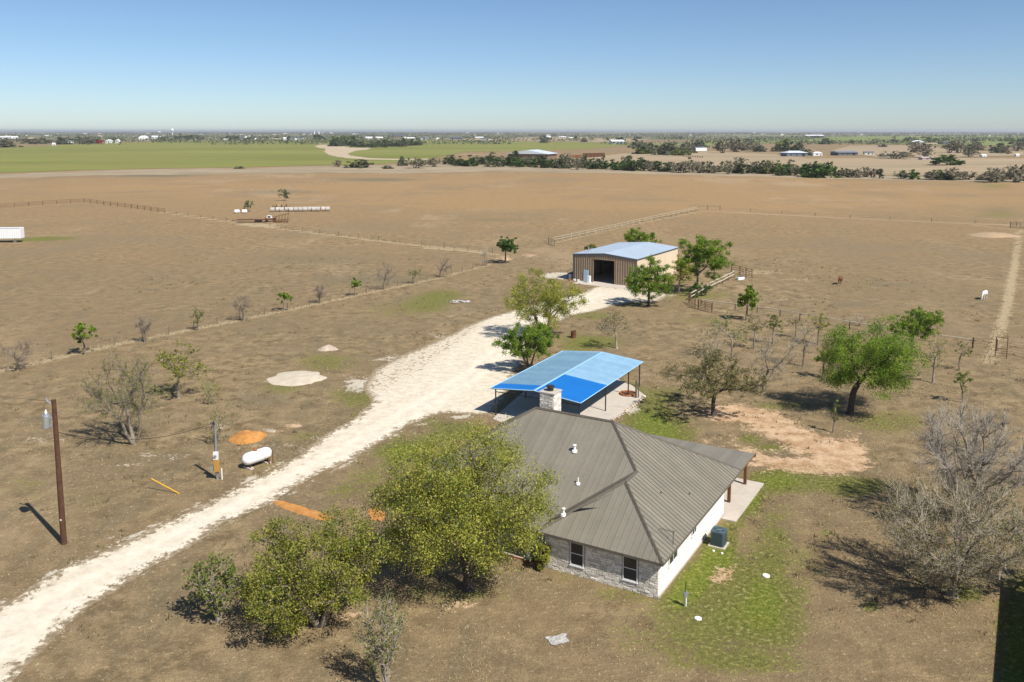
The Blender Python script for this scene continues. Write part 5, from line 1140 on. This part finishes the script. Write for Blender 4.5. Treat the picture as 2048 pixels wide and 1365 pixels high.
WORD = {'cedar': 'dark cedar', 'green': 'mid green bushy tree', 'deep': 'deep green round tree', 'grey': 'grey leafless brush', 'olive': 'dull olive scrub tree'}
frng = random.Random(77)
def far_tree(kind, px, py, wpx, hpx, where, group, label=None):
    p = gp(px, py); m = mpp(p); parts = frng.choice(PROT[kind]); name = 'shrub' if kind == 'grey' else 'tree'
    rx0 = {'cedar': 3.0, 'green': 3.4, 'deep': 3.6, 'grey': 3.0, 'olive': 3.0}[kind]; h0 = {'cedar': 7.0, 'green': 7.0, 'deep': 7.2, 'grey': 6.0, 'olive': 6.0}[kind]
    o = empty(name, p, frng.uniform(0, 6.28), label or (WORD[kind]+' '+where), name, group)
    sx = wpx*m/2/rx0; sz = hpx*m/h0; o.scale = (sx, sx, sz)
    for n, me in parts.items():
        q = link(n, me, o)
        if n != 'trunk': q['kind'] = 'stuff'
    return o
# the hedge across the middle distance
def hedge_y(x): return np.interp(x, [880,1000,1200,1350,1500,1600,1700,2048,2200], [333,334,342,346,351,355,358,364,367])
x = 900.0
while x < 2130:
    dens = 1.0 if x < 1330 else (.85 if x < 1650 else .62)
    if x > 1640 and x < 1990 and frng.random() > dens: x += frng.uniform(14, 30); continue
    if x < 1330: kd = frng.choice(('cedar','cedar','cedar','deep','grey','olive'))
    elif x < 1500: kd = frng.choice(('grey','grey','cedar','olive'))
    elif x < 1650: kd = frng.choice(('cedar','deep','green','grey'))
    elif x < 1900: kd = frng.choice(('cedar','deep','grey','grey'))
    else: kd = frng.choice(('grey','grey','olive','grey'))
    h_ = frng.uniform(17, 27)*(1.0 if kd != 'grey' else .9); wv = frng.uniform(26, 42)
    far_tree(kd, x, hedge_y(x)-frng.uniform(0, 5), wv, h_, 'in the hedge across the middle of the photo', 'hedge trees')
    if frng.random() < .55 and x < 1660: far_tree(frng.choice(('cedar','olive','grey')), x+frng.uniform(-8, 8), hedge_y(x)-frng.uniform(6, 11), wv*.9, h_*.95, 'in the hedge across the middle of the photo', 'hedge trees')
    x += frng.uniform(11, 19)
for kd, px, py, wv, h_, lab in (('deep',1635,355,62,36,'tallest dark green tree standing out of the hedge'), ('deep',1896,331,66,24,'broad dark green tree standing alone in the far tan pasture'), ('grey',1790,318,70,16,'grey thicket in front of the far right houses'),
        ('olive',717,336,48,20,'broad olive bush at the foot of the green field'), ('grey',676,334,22,14,'small dark trunked bush at the lower edge of the green field'), ('olive',806,332,22,22,'tall olive bush right of the track end'), ('grey',832,337,48,22,'wide straw grey bush at the field edge'),
        ('grey',868,334,34,20,'straw grey bush next to the hedge start'), ('olive',900,322,20,14,'small olive tree on the bank left of the hedge'), ('olive',776,338,22,8,'low dark bush on the pale grass strip'), ('olive',478,338,18,6,'tiny green bush on the edge of the green field'),
        ('grey',2035,365,50,34,'grey leafless tree at the right end of the hedge'), ('grey',1985,365,60,22,'tangled grey thicket near the right end of the hedge')):
    far_tree(kd, px, py, wv, h_, '', 'bushes in the middle distance', lab)
# dark cedar clump on the green field
for k in range(46):
    px = frng.uniform(664, 838); py = np.interp(px, [664,760,838], [294,296,293])-frng.uniform(0, 5)
    far_tree(frng.choice(('cedar','cedar','olive')), px, py, frng.uniform(12, 20), frng.uniform(10, 15), 'in the dense dark clump on the green field', 'cedar clump trees')
for k in range(7): far_tree('green', 668+k*7+frng.uniform(-3,3), 284, 14, frng.uniform(11, 15), 'rising behind the left end of the dark clump', 'trees behind the clump')
# trees scattered round the far houses
def scatter(n, x0, x1, y0, y1, kinds, w0, w1, where, group, hr=.62):
    for k in range(n):
        py = frng.uniform(y0, y1); s_ = (py-258)/40; wv = frng.uniform(w0, w1)*s_
        far_tree(frng.choice(kinds), frng.uniform(x0, x1), py, wv, wv*hr*frng.uniform(.7, 1.2), where, group)
scatter(34, 1270, 1620, 292, 312, ('olive','olive','grey','green'), 18, 36, 'in the far wood left of the grey roofed houses', 'far wood trees')
scatter(22, 1640, 2060, 280, 296, ('olive','olive','green','deep'), 16, 30, 'among the far right farms', 'far right farm trees')
scatter(16, 1820, 2060, 300, 316, ('grey','olive'), 18, 32, 'behind the far right pasture', 'far right thicket trees')
scatter(16, 1080, 1300, 278, 288, ('olive','cedar'), 18, 30, 'behind the long barn', 'trees behind the long barn')
scatter(24, -40, 320, 284, 290, ('olive','cedar','grey'), 30, 52, 'behind the green field on the left', 'trees behind the green field', .4)
scatter(22, 320, 660, 279, 283, ('cedar','olive'), 30, 50, 'along the far edge of the green field', 'trees along the green field', .45)
far_tree('olive', 10, 295, 52, 14, '', 'trees behind the green field', 'dark brushy clump at the left edge beyond the green field')
# woods too far away to tell apart
rng = np.random.default_rng(5); Cs = []; Ss = []
N = 5200; D_ = np.exp(rng.uniform(np.log(1750), np.log(15000), N)); A_ = rng.uniform(-.72, .72, N); keep = np.array([mnoise.noise((a*9, math.log(d_)*5.5, 3.1)) > -.06+(.10 if a > .0 else -.05) for a, d_ in zip(A_, D_)])
D_, A_ = D_[keep], A_[keep]; cx, cy = D_*np.tan(A_), D_
for k in range(len(D_)):
    n = 16; sc_ = rng.uniform(6, 13)*(1+D_[k]/6000); P_c = rng.normal(size=(n,3))*np.array([sc_*1.7, sc_*.8, 2.3])+np.array([cx[k], cy[k], 3.4]); P_c[:,2] = np.abs(P_c[:,2]); Cs.append(P_c); Ss.append(np.full(n, 2.2*(1+D_[k]/5000)))
C = np.concatenate(Cs); S = np.concatenate(Ss); V, Q, Tn = leaves_np(C, rng, 1.0, .8, .3); V = (V.reshape(-1,4,3)-C[:,None,:])*S[:,None,None]*1.5+C[:,None,:]; V[:,:,2] = np.maximum(V[:,:,2], .3)
tag(link('distant_woodland', np_mesh('distant_woodland', V.reshape(-1,3), Q, MAT['leaf_moss'], {'tint': Tn})), 'hazy bands of woodland along the horizon', None, None, 'stuff')
# buildings
def building(label, px, py, wpx, hpx, wall, roof_, rz=.1, dep=.6, kind='gable', name='house', cat='house', rise=.35, group=None, win=True):
    p = gp(px, py); m = mpp(p); W = wpx*m/2; H_ = hpx*m; Dp = W*dep; eh = H_*(1-rise)
    o = empty(name, p, rz, label, cat, group)
    MB().box((-W,-Dp,0), (W,Dp,eh)).build('wall', wall, o)
    ov = .08*W
    if kind == 'gable': MB().add([(-W-ov,-Dp-ov,eh-.05),(W+ov,-Dp-ov,eh-.05),(W+ov,Dp+ov,eh-.05),(-W-ov,Dp+ov,eh-.05),(-W-ov,0,H_),(W+ov,0,H_)], [(0,1,5,4),(2,3,4,5),(0,4,3),(1,2,5),(3,2,1,0)]).build('roof', roof_, o)
    elif kind == 'end': MB().add([(-W-ov,-Dp-ov,eh-.05),(W+ov,-Dp-ov,eh-.05),(W+ov,Dp+ov,eh-.05),(-W-ov,Dp+ov,eh-.05),(0,-Dp-ov,H_),(0,Dp+ov,H_)], [(0,4,5,3),(4,1,2,5),(0,1,4),(2,3,5),(3,2,1,0)]).build('roof', roof_, o)
    elif kind == 'hip': MB().add([(-W-ov,-Dp-ov,eh-.05),(W+ov,-Dp-ov,eh-.05),(W+ov,Dp+ov,eh-.05),(-W-ov,Dp+ov,eh-.05),(-W*.5,0,H_),(W*.5,0,H_)], [(0,1,5,4),(2,3,4,5),(0,4,3),(1,2,5),(3,2,1,0)]).build('roof', roof_, o)
    elif kind == 'hoop': MB().tube([(-W,0,eh*.3),(W,0,eh*.3)], H_-eh*.3, 16).build('roof', roof_, o)
    if win:
        k = max(1, int(W/4))
        for j in range(k):
            x0 = -W*.8+(1.6*W)*(j+.3)/k; MB().box((x0,-Dp-.06,eh*.3), (x0+W*.35/k,-Dp-.01,eh*.72)).build('window', MAT['glass'], o)
        MB().box((W*.55,-Dp-.07,0), (W*.72,-Dp-.01,eh*.7)).build('door', MAT['dark'], o)
    return o
WH, SL, FR, TN, WD, BR = MAT['white'], MAT['slate'], MAT['farroof'], MAT['tanwall'], MAT['whitedirty'], MAT['brown']
lb = building('long barn with bright metal roof and brown gable beyond the hedge', 1065, 318, 82, 18, BR, FR, -.35, .75, 'end', 'long_barn', 'barn', .42, None, False)
for L_ in (('long white building at the far left edge', 8,279,22,6,WD,WH,'gable'), ('white building right of the far left long one', 29,278,14,5,WH,WH,'hoop'), ('low tan shed in the far left scrub', 63,280,28,4,TN,TN,'gable'), ('white hut at the edge of the green field', 108,291,6,5,WH,WH,'gable'),
          ('white double house behind the green field, left of the red barn', 140,288,13,7,WH,SL,'gable'), ('white house with dark roof just left of the red barn', 179,286,12,7,WH,SL,'gable'), ('dark red barn behind the green field', 195,288,15,8,MAT['red'],MAT['red'],'gable'),
          ('white house just right of the red barn', 219,287,12,8,WH,WH,'end'), ('narrow white house second right of the red barn', 236,287,8,8,WH,WH,'end'), ('big white gabled house behind the green field', 288,282,18,10,WH,WH,'hip'), ('white house right of the big white gabled one', 313,278,16,6,WH,WH,'gable'),
          ('small white shed behind the middle of the green field', 452,282,8,4,WD,WH,'gable'), ('white house with dark side behind the green field', 483,281,9,6,WH,SL,'gable'), ('tall narrow white house by the dark trees', 492,280,5,8,WH,WH,'end'), ('tiny white shed at the green field edge', 512,281,5,4,WH,WH,'gable'),
          ('long low tan poultry house at the green field edge', 543,281,38,3.5,TN,TN,'gable'), ('white farmhouse of the cluster left of the cedar clump', 573,281,11,6,WH,WH,'gable'), ('middle white house of the cluster left of the cedar clump', 586,281,12,7,WH,SL,'gable'), ('right hand white house of the cluster left of the cedar clump', 600,280,12,6,WH,SL,'gable'),
          ('white house peeping over the cedar clump', 738,280,14,6,WH,WH,'gable'), ('pale house right of the one over the cedar clump', 758,280,14,6,TN,WH,'gable'), ('large dark roofed house behind the cedar clump', 800,278,20,9,TN,SL,'hip'), ('white roofed shed beside the dark roofed house', 818,281,20,6,SL,WH,'gable'),
          ('blue grey house right of the white roofed shed', 850,281,16,7,WH,SL,'hip'), ('small white shed in the far centre', 875,280,6,4,WH,WH,'gable'), ('dark long shed in the far centre', 913,279,24,5,SL,SL,'gable'), ('white roofed barn in the far centre', 958,279,16,5,TN,WH,'gable'), ('low dark roofed house right of centre far off', 972,281,18,5,WH,SL,'gable'),
          ('white house under far trees, left of the grey barn', 1097,277,8,5,WH,WH,'gable'), ('dark open shed in the tan field beyond the long barn', 1095,285,11,4,BR,BR,'gable'), ('long white house in the far trees beyond the long barn', 1125,277,14,4,WH,WH,'gable'), ('small white house right of the long white one', 1142,279,8,4,WH,WH,'gable'),
          ('white and grey barn beyond the long barn', 1233,289,26,9,MAT['steel'],WH,'gable'), ('dark shed in the yard right of the grey barn', 1292,297,14,5,SL,SL,'gable'), ('white shed in the cluttered far yard', 1345,301,16,7,WH,WH,'gable'), ('white shed beside the hoop barn', 1361,299,9,6,WH,WH,'end'),
          ('grey roofed house in the far tan pasture', 1588,313,44,11,SL,FR,'hip'), ('white cottage right of the grey roofed house', 1634,312,18,8,WH,WH,'hip'), ('long grey house right of the white cottage', 1688,311,44,9,SL,MAT['steel'],'gable'), ('blue roofed shed by the far trees', 1737,310,18,7,WD,SL,'gable'),
          ('teal sided shed with pale roof', 1778,314,32,7,MAT['teal'],TN,'gable'), ('white farmhouse on the bright far pasture', 1834,290,22,9,WD,WH,'hip'), ('low cream shed right of the white farmhouse', 1860,290,24,3.5,TN,TN,'gable'), ('dark ranch house under far trees', 1893,289,30,6,SL,SL,'gable'),
          ('long open shed with bright roof on the green rise', 1627,276,34,6,MAT['dark'],WH,'gable'), ('pinkish metal shed at the edge of the far tan pasture', 1852,320,24,6,MAT['pink'],MAT['pink'],'gable'), ('white shed at the far right edge of the pasture', 1966,314,12,5,WH,WH,'gable'), ('small white shed near the right edge far off', 2034,313,8,5,WH,WH,'gable')):
    building(*L_[:7], frng.uniform(-.5, .5), .6, L_[7], 'shed' if 'shed' in L_[0] or 'hut' in L_[0] else 'house', 'shed' if 'shed' in L_[0] or 'hut' in L_[0] else ('barn' if 'barn' in L_[0] else ('building' if 'building' in L_[0] else 'house')))
building('dark hoop barn with a white end wall', 1398, 302, 28, 8, WH, MAT['slate'], .5, .5, 'hoop', 'hoop_barn', 'barn', .3, None, False)
wtr = empty('water_tower', gp(345, 270.5), 0, 'white water tower on the left horizon', 'water tower'); m_ = mpp(gp(345, 270.5)); hh = 13*m_
MB().tube([(0,0,0),(0,0,hh*.5)], [hh*.06,hh*.05], 10).build('stem', WH, wtr); MB().tube([(0,0,hh*.5),(0,0,hh*.62),(0,0,hh*.78),(0,0,hh*.92),(0,0,hh)], [hh*.08,hh*.2,hh*.24,hh*.16,hh*.02], 16).build('bowl', WH, wtr)
for px, lab in ((629, 'left one of two white silos on the horizon'), (638, 'right one of two white silos on the horizon')):
    o = empty('silo', gp(px, 271), 0, lab, 'silo'); m_ = mpp(gp(px, 271)); MB().tube([(0,0,0),(0,0,7*m_)], 1.1*m_, 12).build('drum', WH, o); MB().tube([(0,0,7*m_),(0,0,8*m_)], [1.1*m_,.2*m_], 12).build('cap', WH, o)
for k in range(58):
    left = k < 40; px = frng.uniform(0, 720) if left else frng.uniform(720, 2048); py = frng.uniform(266.5, 275)
    building('tiny pale house far off on the left horizon' if left else 'tiny pale house far off on the right horizon', px, py, frng.uniform(3, 7), frng.uniform(1.8, 3.2), WH if frng.random() < .7 else TN, frng.choice((WH, SL, TN)), frng.uniform(-.6,.6), .6, 'gable', 'house', 'house', .4, 'tiny houses on the left horizon' if left else 'tiny houses on the right horizon', False)
# far bales, rusty bins beyond the hedge
for k in range(9): 
    o = bale('tiny pale hay bale in the short far row beyond the hedge', gp(1368+k*4.6, 314+.25*k), 1.2, True, 'far hay bales'); o.scale = (1.2,1.2,1.2)
for k in range(9):
    p = gp(1147+k*7.4, 315.5-.15*k); m_ = mpp(p); o = empty('cattle_panel_bin', p, .1, 'rust brown metal bin in the row beside the long barn' if k > 2 else 'orange metal bin in the row beside the long barn', 'bin', 'rust brown bins' if k > 2 else 'orange bins'); w_ = 3.3*m_; h_ = (8 if k > 2 else 5)*m_
    MB().box((-w_,-w_*.7,0), (w_,w_*.7,h_)).build('case', MAT['rust'] if k > 2 else MAT['rustorange'], o); MB().box((-w_*1.04,-w_*.74,h_*.9), (w_*1.04,w_*.74,h_*1.01)).build('rim', MAT['rust'], o)

# ------------------------------------------------------------------ grass that nobody could count
rng = np.random.default_rng(9)
def blades(name, label, x0, x1, y0, y1, n, h0, h1, wd, mat, keepf, clump=0.):
    Xb = rng.uniform(x0, x1, n); Yb = rng.uniform(y0, y1, n)
    k = keepf(Xb, Yb); Xb, Yb = Xb[k], Yb[k]; n = len(Xb); h_ = rng.uniform(h0, h1, n); a = rng.uniform(0, 6.283, n); ln = rng.normal(size=(n,2))*.6*h_[:,None]
    B = np.stack([Xb, Yb, np.zeros(n)], 1); s_ = np.stack([np.cos(a), np.sin(a), np.zeros(n)], 1)*wd*rng.uniform(.6,1.5,n)[:,None]
    T = B+np.concatenate([ln, h_[:,None]], 1); V = np.stack([B-s_, B+s_, T], 1).reshape(-1,3)
    t = np.repeat(rng.random(n), 3); o = link(name, np_mesh(name, V, np.arange(3*n).reshape(-1,3), mat, {'tint': t})); return tag(o, label, None, None, 'stuff')
drv = [(p.x, p.y) for p in ol]; HW = [(house.matrix_world @ Vector((a, b, 0))) for a, b in ((0,0),(1,1))]
Hm = Hinv.inverted(); hp = [(Hm @ Vector((a, b, 0))) for a, b in ((0,-1.1),(20.6,-1.1),(20.6,20.4),(0,20.4))]; hpoly = [(p.x, p.y) for p in hp]
slabp = [(p.x, p.y) for p in sl_]
def interp_ch(ch, Xq, Yq):
    ix = np.clip(np.searchsorted(gx, Xq)-1, 0, len(gx)-2); iy = np.clip(np.searchsorted(gy, Yq)-1, 0, len(gy)-2); return CH[ch][iy, ix]
base_ok = lambda Xq, Yq: ~inside(drv, Xq, Yq) & ~inside(hpoly, Xq, Yq) & ~inside(slabp, Xq, Yq)
patch = lambda Xq, Yq, s_, z: np.array([mnoise.noise((a*s_, b*s_, z)) for a, b in zip(Xq, Yq)])
blades('dry_grass', 'short dry straw grass over the yard', -48, 48, 39, 105, 260000, .04, .15, .017, MAT['strawblade'], lambda a, b: base_ok(a, b) & (interp_ch('lawn', a, b) < .6) & (interp_ch('soil', a, b) < .5) & (rng.random(len(a)) < (.30+.9*patch(a, b, .22, 2.))*np.where(a < -10, .35, 1.0)))
cxw = rng.uniform(-70, 75, 2600); cyw = rng.uniform(45, 190, 2600); kw = base_ok(cxw, cyw) & (patch(cxw, cyw, .06, 8.) > -.05); cxw, cyw = cxw[kw], cyw[kw]
n_ = 9; Bw = np.stack([np.repeat(cxw, n_)+rng.normal(size=len(cxw)*n_)*.16, np.repeat(cyw, n_)+rng.normal(size=len(cxw)*n_)*.16, np.zeros(len(cxw)*n_)], 1); hw_ = rng.uniform(.12, .36, len(Bw)); aw = rng.uniform(0, 6.28, len(Bw))
sw_ = np.stack([np.cos(aw), np.sin(aw), 0*aw], 1)*.035; Tw = Bw+np.stack([rng.normal(size=len(Bw))*.12, rng.normal(size=len(Bw))*.12, hw_], 1)
tag(link('weed_tufts', np_mesh('weed_tufts', np.stack([Bw-sw_, Bw+sw_, Tw], 1).reshape(-1,3), np.arange(3*len(Bw)).reshape(-1,3), MAT['weedblade'], {'tint': np.repeat(rng.random(len(Bw)), 3)})), 'scattered low weed tufts over the pasture', None, None, 'stuff')
blades('lawn_grass', 'green lawn grass around the house', -20, 40, 39, 100, 110000, .05, .13, .020, MAT['greengrass'], lambda a, b: base_ok(a, b) & (interp_ch('lawn', a, b) > .25) & (rng.random(len(a)) < interp_ch('lawn', a, b)*.8))
blades('dry_grass', 'taller dry grass tufts along the fence lines', -70, 70, 80, 330, 600000, .15, .5, .035, MAT['drygrass'], lambda a, b: base_ok(a, b) & (interp_ch('straw', a, b) > .55) & (rng.random(len(a)) < .5))

# ------------------------------------------------------------------ the hazy air
hz = NT('thin_haze'); pv = hz.n('ShaderNodeVolumePrincipled'); pv.inputs['Color'].default_value = (.90, .94, 1.0, 1); pv.inputs['Density'].default_value = 6.0e-5; pv.inputs['Anisotropy'].default_value = .2
hz.L(pv.outputs[0], hz.out.inputs['Volume'])
tag(MB().box((-29500,-2900,-1.), (29500,31500,46.)).build('haze', hz.m), 'thin pale haze over the plain', None, None, 'stuff')
